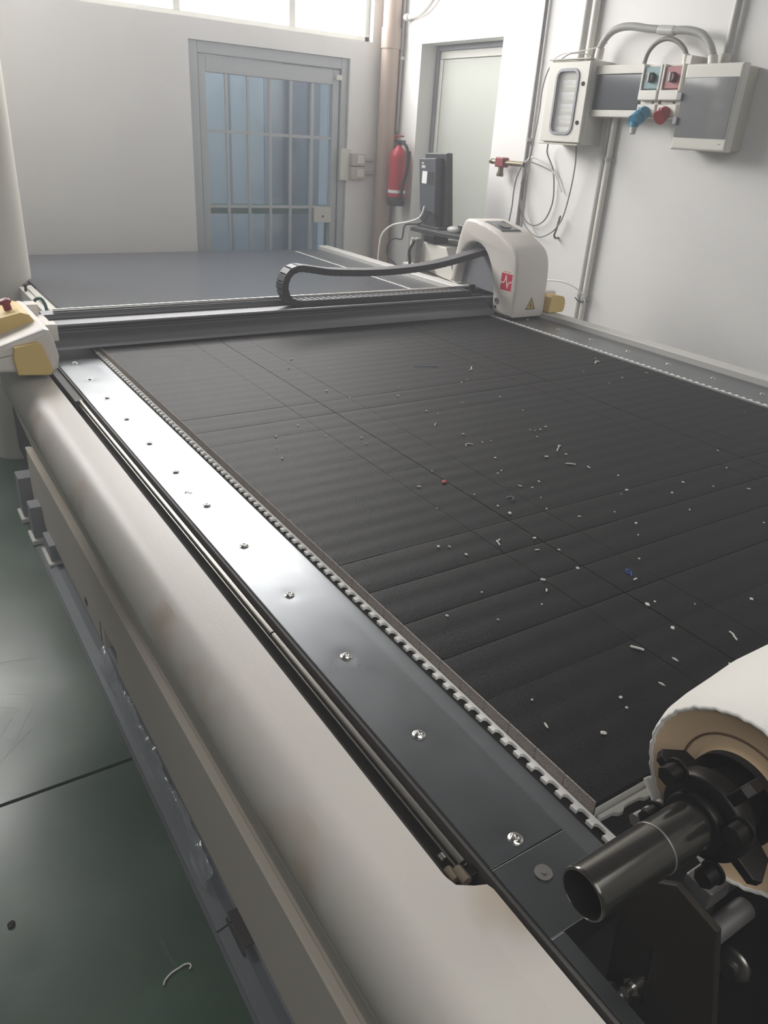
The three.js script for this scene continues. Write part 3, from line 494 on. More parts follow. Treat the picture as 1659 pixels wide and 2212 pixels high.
// ---------------------------------------------------------------- right wall: enclosures, sockets, conduits, hoses, cables
{
  // metal enclosure with a tall window
  const a = thing('electrical_enclosure', 'tall cream metal enclosure with a rounded window, leftmost of the wall boxes', 'electrical box', [3.23, 1.607, -3.2]);
  part(a, 'case', box(3.165, 3.3, 1.607, 1.98, -3.335, -3.055, 0.004), M.enclosure);
  const win = roundRect(-3.268, -3.118, 1.652, 1.938, 0.035, 6), rim = roundRect(-3.275, -3.111, 1.645, 1.945, 0.042, 6);
  const dr = part(a, 'door', prismX([[-3.337, 1.613], [-3.337, 1.974], [-3.053, 1.974], [-3.053, 1.613]], 3.142, 3.162, 0.004, [win]), M.enclosure);
  part(dr, 'window_rim', prismX(rim, 3.136, 3.144, 0.002, [roundRect(-3.263, -3.123, 1.657, 1.933, 0.031, 6)]), M.grey_paint);
  part(dr, 'window_pane', prismX(win, 3.147, 3.15), M.clear_pane);
  for (const y of [1.876, 1.704]) part(dr, 'lock', [cyl([3.137, y, -3.083], [3.143, y, -3.083], 0.009, 0.0105), box(3.134, 3.138, y - 0.006, y + 0.006, -3.085, -3.081)], M.dark_steel);
  part(dr, 'sticker', box(3.1412, 3.142, 1.625, 1.64, -3.115, -3.095), M.paper_white);
  part(a, 'top_lip', box(3.135, 3.166, 1.981, 1.987, -3.338, -3.052, 0.002), M.enclosure_grey);
  part(a, 'bottom_lip', box(3.135, 3.166, 1.6, 1.606, -3.338, -3.052, 0.002), M.enclosure_grey);
  for (let k = 0; k < 5; k++) { const y = 1.675 + k * 0.053; const r = part(a, 'terminal_row', box(3.1635, 3.1648, y - 0.009, y + 0.009, -3.255, -3.13), M.paper_white); part(r, 'breaker_row', box(3.1615, 3.1636, y + 0.012, y + 0.026, -3.25, -3.14), M.enclosure_grey); }

  // smoked modular board beside it
  const b = thing('distribution_board', 'modular board with a wide dark smoked cover between enclosure and sockets', 'electrical box', [3.25, 1.735, -2.9]);
  part(b, 'case', box(3.205, 3.3, 1.735, 1.957, -3.05, -2.76, 0.008), M.enclosure);
  for (const [y0, y1] of [[1.918, 1.957], [1.735, 1.766]]) part(b, 'front_band', box(3.19, 3.21, y0, y1, -3.05, -2.76, 0.004), M.enclosure);
  part(b, 'smoked_cover', box(3.193, 3.204, 1.767, 1.917, -3.045, -2.762, 0.004), mat('cover_smoke', 0x505359, 0.1));

  // two interlocked sockets
  for (const [z0, z1, tint, cap, lab] of [[-2.755, -2.643, M.blue_pale, M.blue_plastic, 'interlocked wall socket with a blue switch plate'], [-2.637, -2.525, M.red_pale, M.red_plastic, 'interlocked wall socket with a red switch plate']]) {
    const zc = (z0 + z1) / 2, s = thing('wall_socket', lab, 'socket', [3.24, 1.73, zc]);
    part(s, 'case', box(3.2, 3.3, 1.735, 1.95, z0, z1, 0.006), M.enclosure);
    part(s, 'switch_plate', box(3.184, 3.204, 1.852, 1.942, z0 + 0.012, z1 - 0.012, 0.004), tint);
    for (const q of [z0, z1 - 0.011]) part(s, 'side_rib', box(3.176, 3.204, 1.845, 1.95, q, q + 0.011, 0.003), M.enclosure);
    const k = part(s, 'rotary_knob', cyl([3.186, 1.898, zc], [3.162, 1.898, zc], 0.022, 0.019, 28), cap === M.blue_plastic ? M.monitor_black : mat('knob_red', 0x5a2226, 0.35));
    part(k, 'knob_grip', box(3.156, 3.164, 1.88, 1.916, zc - 0.005, zc + 0.005, 0.002), M.pipe_grey);
    part(s, 'fuse_cover', box(3.172, 3.204, 1.806, 1.848, z0 + 0.002, z1 - 0.002, 0.005), M.white_plastic);
    for (const q of [z0 + 0.016, z1 - 0.016]) part(s, 'screw', cyl([3.17, 1.797, q], [3.178, 1.797, q], 0.005), M.dark_steel);
    part(s, 'lower_plate', prismX([[z0 + 0.003, 1.735], [z0 + 0.003, 1.79], [z1 - 0.003, 1.79], [z1 - 0.003, 1.735]], 3.18, 3.205, 0.004), M.white_plastic);
    const so = part(s, 'outlet', cyl([3.185, 1.76, zc], [3.15, 1.738, zc], 0.027, 0.03, 28), cap);
    part(so, 'flap', [cyl([3.152, 1.739, zc], [3.143, 1.733, zc], 0.031, 0.031, 28), box(3.14, 3.17, 1.762, 1.775, zc - 0.012, zc + 0.012, 0.003)], cap);
  }
  const pb = thing('power_plug', 'blue round power plug with a pale cable end in the left socket', 'plug', [3.12, 1.66, -2.69]);
  part(pb, 'plug_body', [cyl([3.14, 1.731, -2.699], [3.112, 1.713, -2.699], 0.031, 0.031, 28), cyl([3.12, 1.71, -2.698], [3.116, 1.69, -2.694], 0.022, 0.018, 24)], M.blue_plastic);
  part(pb, 'cable_gland', cyl([3.116, 1.69, -2.694], [3.112, 1.664, -2.69], 0.017, 0.013, 20), M.pipe_grey);

  // big board with a smoked door
  const c = thing('distribution_board', 'large cream board with a tall smoked door, rightmost of the wall boxes', 'electrical box', [3.23, 1.61, -2.36]);
  part(c, 'case', box(3.21, 3.3, 1.615, 1.94, -2.49, -2.235, 0.01), M.enclosure_grey);
  part(c, 'front_frame', prismX([[-2.505, 1.61], [-2.505, 1.945], [-2.222, 1.945], [-2.222, 1.61]], 3.165, 3.215, 0.01, [[[-2.488, 1.664], [-2.488, 1.892], [-2.238, 1.892], [-2.238, 1.664]]]), M.enclosure);
  part(c, 'back_plate', box(3.195, 3.205, 1.66, 1.9, -2.492, -2.235), M.enclosure_grey);
  const row = part(c, 'breaker_row', box(3.185, 3.196, 1.795, 1.845, -2.45, -2.28, 0.003), M.paper_white);
  part(row, 'label_strip', box(3.1838, 3.1852, 1.852, 1.862, -2.4, -2.29), M.paper_white);
  const sd = part(c, 'smoked_door', box(3.16, 3.168, 1.66, 1.893, -2.497, -2.233, 0.003), M.smoked_pane);
  for (const y of [1.805, 1.71]) part(sd, 'catch', box(3.152, 3.162, y, y + 0.03, -2.512, -2.49, 0.003), M.grey_paint);
  part(c, 'name_mark', box(3.1642, 3.165, 1.6375, 1.6405, -2.262, -2.248), M.pipe_dark);

  // conduits on the wall
  const run = (lab, z, y0, y1, r, m, clips, x = 3.3 - r - 0.006) => {
    const t = thing('wall_conduit', lab, 'conduit', [x, y0, z]);
    part(t, 'pipe_body', cyl([x, y0, z], [x, y1, z], r, r, 20), m);
    for (const y of clips) part(t, 'clip', [box(3.285, 3.3, y - 0.01, y + 0.01, z - r - 0.008, z + r + 0.008, 0.002), cyl([x, y - 0.009, z], [x, y + 0.009, z], r + 0.004, r + 0.004, 20)], M.pipe_grey);
    return t;
  };
  run('left one of two grey conduits dropping below the smoked board', -2.993, 0, 1.735, 0.014, M.pipe_grey, [1.555, 0.862]);
  run('right pale one of two conduits dropping below the smoked board', -2.958, 0, 1.735, 0.0155, M.white_plastic, [1.545, 0.852]);
  run('thin dark steel pipe running down the wall left of the enclosure', -3.575, 0.6, 3.7, 0.012, mat('pipe_steel', 0x8b8987, 0.45, 0.4), [1.615]);
  run('left one of two pale conduits rising from the tall enclosure', -3.262, 1.985, 3.7, 0.0185, M.pipe_grey, []);
  run('right one of two pale conduits rising from the tall enclosure', -3.205, 1.985, 3.7, 0.0185, M.white_plastic, []);
  const rc = run('single pale conduit rising from the large smoked board', -2.398, 1.945, 3.7, 0.017, M.pipe_grey, []);
  part(rc, 'end_socket', cyl([3.277, 1.945, -2.398], [3.277, 1.99, -2.398], 0.023), M.enclosure);

  const h1 = thing('corrugated_hose', 'thick corrugated grey hose arching over the wall boxes', 'hose', [3.22, 1.95, -2.75]);
  const arc = [[3.22, 2.035, -3.083], [3.222, 2.06, -3.07], [3.22, 2.094, -3.033], [3.22, 2.113, -2.974], [3.22, 2.114, -2.904], [3.22, 2.1, -2.805], [3.22, 2.086, -2.684], [3.22, 2.079, -2.571], [3.22, 2.057, -2.495], [3.22, 2.015, -2.447], [3.225, 1.975, -2.425]];
  part(h1, 'hose_body', corrugated(arc, 0.0155, 0.0066, 0.09), M.pipe_grey);
  part(h1, 'sleeve', tube([[3.22, 2.09, -2.73], [3.22, 2.086, -2.69], [3.22, 2.083, -2.655]], 0.02, 12, 16), M.pipe_grey);
  part(h1, 'end_socket', [cyl([3.23, 1.99, -3.094], [3.225, 2.035, -3.083], 0.021), cyl([3.225, 1.946, -2.42], [3.225, 1.98, -2.427], 0.02)], M.enclosure);
  const h2 = thing('corrugated_hose', 'short thin corrugated hose looping above the two sockets', 'hose', [3.23, 1.95, -2.68]);
  part(h2, 'hose_body', corrugated([[3.23, 1.957, -2.8], [3.228, 2.005, -2.785], [3.226, 2.042, -2.745], [3.225, 2.055, -2.688], [3.226, 2.041, -2.63], [3.228, 2.008, -2.583], [3.23, 1.985, -2.568]], 0.0095, 0.005, 0.08), M.cable_grey);
  part(h2, 'end_socket', [cyl([3.23, 1.95, -2.565], [3.23, 1.99, -2.568], 0.015), box(3.215, 3.3, 1.95, 1.985, -2.555, -2.525, 0.003)], M.enclosure);

  // air valve on the steel pipe
  const v = thing('air_valve', 'small red air valve with brass stubs on the thin steel pipe', 'valve', [3.24, 1.45, -3.74]);
  part(v, 'pipe_stub', [cyl([3.27, 1.487, -3.575], [3.24, 1.487, -3.7], 0.014, 0.014), cyl([3.24, 1.487, -3.76], [3.24, 1.49, -3.82], 0.013), cyl([3.24, 1.49, -3.815], [3.24, 1.49, -3.838], 0.016, 0.012)], M.brass);
  part(v, 'body', [box(3.215, 3.265, 1.462, 1.515, -3.77, -3.695, 0.008)], mat('valve_red', 0x8a3a3c, 0.5));
  part(v, 'stem', [cyl([3.24, 1.465, -3.735], [3.24, 1.425, -3.737], 0.015, 0.018, 18), cyl([3.24, 1.43, -3.737], [3.24, 1.413, -3.738], 0.021, 0.021, 18)], M.brass);

  // loose cables
  const cable = (lab, pts, r, m) => solo('wall_cable', tube(pts, r, Math.max(30, pts.length * 10), 8), m, lab, 'cable');
  cable('grey cable looping below the tall enclosure back to the pipe', [[3.24, 1.6, -3.37], [3.26, 1.557, -3.388], [3.275, 1.478, -3.342], [3.28, 1.397, -3.32], [3.28, 1.302, -3.313], [3.275, 1.213, -3.349], [3.27, 1.176, -3.418], [3.265, 1.19, -3.488], [3.26, 1.244, -3.531], [3.255, 1.329, -3.553], [3.255, 1.415, -3.553], [3.255, 1.5, -3.54]], 0.0042, M.cable_grey);
  cable('grey cable hanging from the enclosure in a wide bight onto the hook', [[3.22, 1.606, -3.14], [3.235, 1.513, -3.141], [3.25, 1.363, -3.163], [3.258, 1.231, -3.2], [3.255, 1.165, -3.25], [3.25, 1.122, -3.345], [3.245, 1.142, -3.427], [3.245, 1.2, -3.498], [3.245, 1.3, -3.53]], 0.0036, M.cable_grey);
  cable('white cable arching out from the steel pipe by the valve', [[3.25, 1.5, -3.545], [3.25, 1.527, -3.501], [3.255, 1.519, -3.44], [3.275, 1.46, -3.33], [3.285, 1.37, -3.26]], 0.0042, M.cable_white);
  cable('short dark cable stretched from the pipe to the grey loop', [[3.255, 1.506, -3.52], [3.262, 1.49, -3.43], [3.27, 1.468, -3.347]], 0.0035, M.cable_grey);
  cable('grey cable hanging down beside the steel pipe behind the head', [[3.245, 1.5, -3.55], [3.24, 1.426, -3.585], [3.24, 1.351, -3.598], [3.245, 1.263, -3.603], [3.25, 1.15, -3.62], [3.255, 0.95, -3.63]], 0.004, M.cable_grey);
  cable('pale cable running along the enclosure side down to the pipe', [[3.2, 1.99, -3.36], [3.185, 1.95, -3.385], [3.2, 1.86, -3.43], [3.22, 1.757, -3.452], [3.225, 1.62, -3.47], [3.235, 1.5, -3.5], [3.24, 1.39, -3.545]], 0.0038, M.cable_grey);
  cable('thin white wire lying over the top of the tall enclosure', [[3.18, 1.99, -3.36], [3.2, 2.016, -3.316], [3.21, 2.024, -3.22], [3.235, 2.04, -3.12], [3.26, 2.06, -3.08]], 0.0028, M.cable_white);
  cable('thin grey wire curling over the enclosure top to the hose', [[3.18, 1.99, -3.3], [3.2, 2.014, -3.265], [3.21, 2.012, -3.165], [3.2, 1.99, -3.1]], 0.0026, M.cable_grey);
  cable('thin white hose bending from behind the head to the conduit clip', [[3.16, 0.905, -3.21], [3.17, 0.926, -3.1], [3.19, 0.925, -3.02], [3.215, 0.9, -2.955], [3.235, 0.868, -2.925], [3.24, 0.84, -2.915]], 0.004, M.cable_white);
  cable('thin black tie wrapped round the two conduits near the table', [[3.265, 0.845, -3.012], [3.257, 0.836, -2.985], [3.257, 0.833, -2.955], [3.27, 0.838, -2.936]], 0.003, M.black_rubber);
  const hk = thing('wall_hook', 'short dark rod hook on the wall holding the hanging cable', 'hook', [3.27, 1.13, -3.24]);
  part(hk, 'rod', tube([[3.262, 1.245, -3.218], [3.262, 1.18, -3.232], [3.26, 1.145, -3.24], [3.275, 1.13, -3.243], [3.3, 1.13, -3.243]], 0.006, 24), M.pipe_dark);
}
// ---------------------------------------------------------------- operator's console behind the gantry
{
  const c = thing('control_console', 'white operator console with sloping body behind the cutting head', 'console', [2.9, 0, -3.85]);
  part(c, 'body', prismX([[-3.55, 0.75], [-3.55, 0.83], [-3.98, 0.86], [-4.0, 0.83], [-4.0, 0.76]], 2.78, 3.1, 0.01), M.white_plastic);
  part(c, 'sloping_panel', prismX([[-3.58, 0.84], [-3.98, 0.87], [-3.93, 1.03], [-3.7, 1.02]], 2.86, 3.12, 0.006), M.white_plastic);
  part(c, 'side_shelf', box(2.76, 2.85, 0.875, 0.9, -3.99, -3.8, 0.004), M.white_plastic);
  part(c, 'lower_cabinet', box(2.84, 3.1, 0.28, 0.75, -3.95, -3.6, 0.008), M.white_plastic);
  part(c, 'post', [box(2.8, 2.84, 0.0, 1.04, -3.97, -3.92, 0.004)], M.pipe_dark);
  part(c, 'foot', [box(2.76, 3.1, 0.0, 0.05, -4.0, -3.9, 0.006), box(2.76, 3.1, 0.0, 0.05, -3.65, -3.55, 0.006)], M.pipe_dark);
  const k = part(c, 'tray', [prismY(smoothPts([[2.85, -4.06], [2.852, -3.9], [2.87, -3.72], [2.92, -3.58], [3.1, -3.55], [3.12, -4.08]], 40), 1.072, 1.096, 0.004)], M.monitor_black);
  part(k, 'tray_top', prismY(smoothPts([[2.862, -4.045], [2.864, -3.9], [2.882, -3.73], [2.93, -3.6], [3.08, -3.57], [3.1, -4.06]], 40), 1.096, 1.102), M.pipe_dark);
  part(c, 'tray_bracket', [box(2.84, 2.95, 1.03, 1.072, -3.9, -3.8, 0.004)], M.dark_steel);
  part(c, 'connector', [cyl([2.83, 1.04, -3.99], [2.82, 0.965, -3.995], 0.013, 0.015, 14), cyl([2.83, 1.045, -3.945], [2.82, 0.96, -3.95], 0.015, 0.017, 14)], M.white_plastic);
  const m = thing('monitor', 'dark flat monitor seen from behind on the console tray', 'monitor', [2.93, 1.1, -4.02]);
  part(m, 'screen_shell', prismX([[-4.115, 1.125], [-4.112, 1.51], [-3.895, 1.518], [-3.83, 1.12]], 2.955, 3.0, 0.008), M.monitor_black);
  const hb = part(m, 'back_housing', prismX([[-4.05, 1.19], [-4.095, 1.478], [-3.925, 1.488], [-3.895, 1.18]], 2.9, 2.957, 0.006), mat('monitor_grey', 0x45484e, 0.5));
  part(hb, 'vent_rib', Array.from({ length: 9 }, (_, i) => box(2.8975, 2.902, 1.345 + i * 0.008, 1.348 + i * 0.008, -4.06, -3.93)), M.monitor_black);
  part(hb, 'back_label', [box(2.8965, 2.9005, 1.345, 1.412, -4.045, -3.995)], M.paper_white);
  part(hb, 'maker_plate', [box(2.8985, 2.9005, 1.45, 1.459, -4.06, -4.04), box(2.8985, 2.9005, 1.428, 1.444, -4.06, -4.02)], M.pipe_grey);
  part(m, 'stand', [prismX([[-4.0, 1.1], [-4.0, 1.2], [-3.91, 1.2], [-3.87, 1.1]], 2.9, 2.956, 0.006), box(2.88, 3.02, 1.102, 1.116, -4.04, -3.82, 0.005)], M.monitor_black);
  solo('mouse', new THREE.SphereGeometry(1, 18, 10).scale(0.032, 0.02, 0.05).translate(2.92, 1.117, -3.72), M.pipe_grey, 'small grey mouse lying on the console tray', 'mouse');
  const kb = thing('keyboard_box', 'dark squat box on the console tray beside the head', 'box', [3.0, 1.1, -3.64]);
  part(kb, 'case', box(2.93, 3.07, 1.102, 1.15, -3.7, -3.575, 0.006), M.pipe_dark);
  part(kb, 'front_panel', box(2.9285, 2.931, 1.108, 1.144, -3.69, -3.585), M.monitor_black);
  const cb = (lab, p, r, m2) => solo('console_cable', tube(p, r, 50, 8), m2, lab, 'cable');
  cb('pale cable drooping from the monitor back out to the left', [[2.89, 1.215, -3.99], [2.88, 1.18, -3.99], [2.87, 1.15, -4.01], [2.84, 1.12, -4.08], [2.8, 1.085, -4.2], [2.76, 1.03, -4.24], [2.75, 0.95, -4.25], [2.75, 0.7, -4.25]], 0.0055, M.cable_white);
  cb('black cable looping from the console to the left and down', [[2.885, 1.19, -3.93], [2.83, 1.13, -3.93], [2.745, 1.115, -3.97], [2.735, 1.08, -3.97], [2.735, 1.035, -3.98], [2.73, 1.03, -4.05], [2.73, 0.99, -4.12], [2.73, 0.93, -4.13], [2.73, 0.9, -4.08], [2.74, 0.86, -4.02], [2.75, 0.6, -4.0]], 0.0045, M.black_rubber);
  cb('black cable bundle hanging straight down under the console tray', [[2.77, 1.03, -3.9], [2.745, 0.98, -3.905], [2.75, 0.9, -3.9], [2.74, 0.8, -3.91], [2.74, 0.55, -3.9]], 0.009, M.black_rubber);
  cb('thin dark cable in a slack loop below the console', [[2.76, 0.86, -4.03], [2.745, 0.76, -4.04], [2.735, 0.7, -4.0], [2.715, 0.69, -3.94], [2.71, 0.74, -3.86], [2.73, 0.82, -3.84]], 0.0035, M.black_rubber);
}

// ---------------------------------------------------------------- cloth roll on its feed shaft at the near end
{
  const ax = 0.982, az = -0.268;
  const lathe = (pts, n = 56) => new THREE.LatheGeometry(pts.map((p) => new THREE.Vector2(p[1], p[0])), n).rotateZ(-Math.PI / 2).translate(0, ax, az);   // points are (x, radius)
  const roll = thing('cloth_roll', 'thick roll of white cloth with a cream end on the feed shaft', 'cloth roll', [1.4, 0.85, az]);
  const outer = lathe([[0.652, 0.0975], [0.649, 0.1005], [0.652, 0.103], [0.67, 0.109], [0.695, 0.113], [0.73, 0.117], [0.78, 0.1195], [1.0, 0.1205], [2.2, 0.1205], [2.235, 0.1]], 96);
  { const p = outer.attributes.position; for (let i = 0; i < p.count; i++) { const x = p.getX(i), dy = p.getY(i) - ax, dz = p.getZ(i) - az, a = Math.atan2(dz, dy), k = 1 + 0.012 * Math.sin(a * 3 + x * 9) * Math.sin(x * 23 + a) + 0.006 * Math.sin(x * 60 + Math.sin(a * 2) * 2) * (x < 0.8 ? 1 : 0.4) + (x < 0.66 ? 0.012 * Math.sin(a * 37) * Math.sin(a * 11) : 0); p.setXYZ(i, x, ax + dy * k, az + dz * k); } outer.computeVertexNormals(); }
  part(roll, 'outer_layers', outer, M.fabric_white);
  part(roll, 'cut_end', lathe([[0.66, 0.05], [0.664, 0.056], [0.661, 0.064], [0.6635, 0.067], [0.661, 0.07], [0.662, 0.078], [0.657, 0.088], [0.656, 0.094], [0.652, 0.099]], 72), M.fabric_cream, 'cream coloured cut end of the layers');
  part(roll, 'seam_ring', lathe([[0.6622, 0.0662], [0.6612, 0.0665], [0.6605, 0.0675], [0.6612, 0.0685], [0.6622, 0.0688]], 72), M.fabric_seam, 'dark stitched ring');
  const flap = new THREE.TubeGeometry(new THREE.CatmullRomCurve3([[0.651, 0.93, -0.362], [0.65, 0.905, -0.336], [0.652, 0.892, -0.312]].map(V)), 16, 0.006, 8);
  part(roll, 'loose_edge', flap, M.fabric_white);
  part(roll, 'core_tube', [new THREE.CylinderGeometry(0.05, 0.05, 1.58, 40, 1, true).rotateZ(Math.PI / 2).translate(1.44, ax, az)], M.trough_dark);

  const sh = thing('feed_shaft', 'dark steel tube with clamped hub carrying the cloth roll', 'shaft', [0.5, 0.85, az]);
  const R = 0.0255, r0 = 0.0225, X0 = 0.43;
  part(sh, 'tube', lathe([[2.4, R], [X0 + 0.003, R], [X0, R - 0.001], [X0, r0], [X0 + 0.09, r0], [X0 + 0.09, 0.001]], 40), mat('shaft_steel', 0x5f5d58, 0.38, 0.85, { metres: 1, roughnessMap: texSteelRough }));
  part(sh, 'tube_ring', lathe([[X0 + 0.098, R], [X0 + 0.098, R + 0.0006], [X0 + 0.1, R + 0.0006], [X0 + 0.1, R]], 40), M.aluminium_dark);
  part(sh, 'collar', lathe([[0.586, R], [0.586, R + 0.0055], [0.589, R + 0.007], [0.597, R + 0.007], [0.6, R + 0.004], [0.6, R]], 40), M.dark_steel);
  const hub = part(sh, 'hub', [lathe([[0.6, R], [0.6, 0.044], [0.606, 0.047], [0.622, 0.047], [0.628, 0.041], [0.64, 0.036], [0.675, 0.03], [0.675, R]], 40)], M.dark_steel);
  for (const a of [0.45, 1.98, 3.55, 5.12]) {
    const c = Math.cos(a), s = Math.sin(a);
    const g = merge([prismZ([[0.604, 0.03], [0.604, 0.068], [0.612, 0.074], [0.638, 0.062], [0.645, 0.034]], -0.006, 0.006, 0.0015)]).rotateX(a).translate(0, ax, az);
    const claw = part(hub, 'claw', g, M.dark_steel);
  }
  for (const a of [-0.75, 0.95, 2.5, 4.1]) part(hub, 'hex_bolt', merge([new THREE.CylinderGeometry(0.0105, 0.0105, 0.016, 6).rotateZ(Math.PI / 2).translate(0.586, 0, 0), new THREE.CylinderGeometry(0.013, 0.013, 0.003, 20).rotateZ(Math.PI / 2).translate(0.596, 0, 0)]).translate(0, 0.052, 0).rotateX(a).translate(0, ax, az), M.dark_steel);
  part(hub, 'clamp_bolt', [cyl([0.588, 0.947, -0.316], [0.612, 0.947, -0.316], 0.0085, 0.0085, 20), cyl([0.578, 0.938, -0.322], [0.59, 0.938, -0.322], 0.0085, 0.0085, 6)], M.aluminium_dark);

  // cradle that carries the shaft
  const cr = thing('roll_cradle', 'black steel cradle with bolts holding the feed shaft over the table end', 'cradle', [0.68, 0, -0.25]);
  part(cr, 'slotted_arm', prismX([[-0.3, 0.845], [-0.29, 0.69], [-0.285, 0.3], [-0.17, 0.3], [-0.17, 0.8], [-0.2, 0.92], [-0.25, 0.93], [-0.285, 0.9]], 0.558, 0.567, 0.002, [[[-0.256, 0.83], [-0.25, 0.74], [-0.24, 0.74], [-0.246, 0.83]]]), mat('arm_brown', 0x2c2720, 0.55, 0.3));
  part(cr, 'side_plate', prismX([[-0.29, 0.1], [-0.28, 0.503], [-0.272, 0.766], [-0.245, 0.845], [0.05, 0.845], [0.1, 0.1]], 0.72, 0.732, 0.0025), mat('plate_black', 0x121212, 0.45, 0.4));
  part(cr, 'cross_bar', cyl([0.64, 0.795, -0.24], [0.72, 0.795, -0.24], 0.0135, 0.0135, 24), M.aluminium_dark);
  part(cr, 'cross_bar', cyl([0.628, 0.6, -0.25], [0.72, 0.6, -0.25], 0.014, 0.014, 24), M.dark_steel);
  part(cr, 'carriage_bolt', [new THREE.SphereGeometry(1, 20, 12).scale(0.009, 0.022, 0.022).translate(0.716, 0.712, -0.226), cyl([0.7, 0.712, -0.226], [0.714, 0.712, -0.226], 0.013, 0.013, 6)], M.rail_steel);
  part(cr, 'adjusting_bolt', [cyl([0.52, 0.726, -0.268], [0.558, 0.726, -0.268], 0.0085), cyl([0.532, 0.726, -0.268], [0.545, 0.726, -0.268], 0.014, 0.014, 6), cyl([0.55, 0.726, -0.268], [0.556, 0.726, -0.268], 0.018, 0.018, 24)], M.bright_steel);
  part(cr, 'adjusting_bolt', [cyl([0.53, 0.776, -0.252], [0.558, 0.776, -0.252], 0.006), cyl([0.54, 0.776, -0.252], [0.552, 0.776, -0.252], 0.0105, 0.0105, 6)], M.bright_steel);
  part(cr, 'guide_clip', box(0.66, 0.7, 0.812, 0.84, -0.29, -0.255, 0.003), M.aluminium_dark);
  part(cr, 'foot', box(0.6, 0.75, 0, 0.12, -0.3, 0.1, 0.006), M.dark_steel);
  part(cr, 'far_plate', prismX([[-0.3, 0.0], [-0.3, 0.94], [-0.24, 0.94], [0.05, 0.9], [0.05, 0]], 2.3, 2.315), M.plate_black);
}

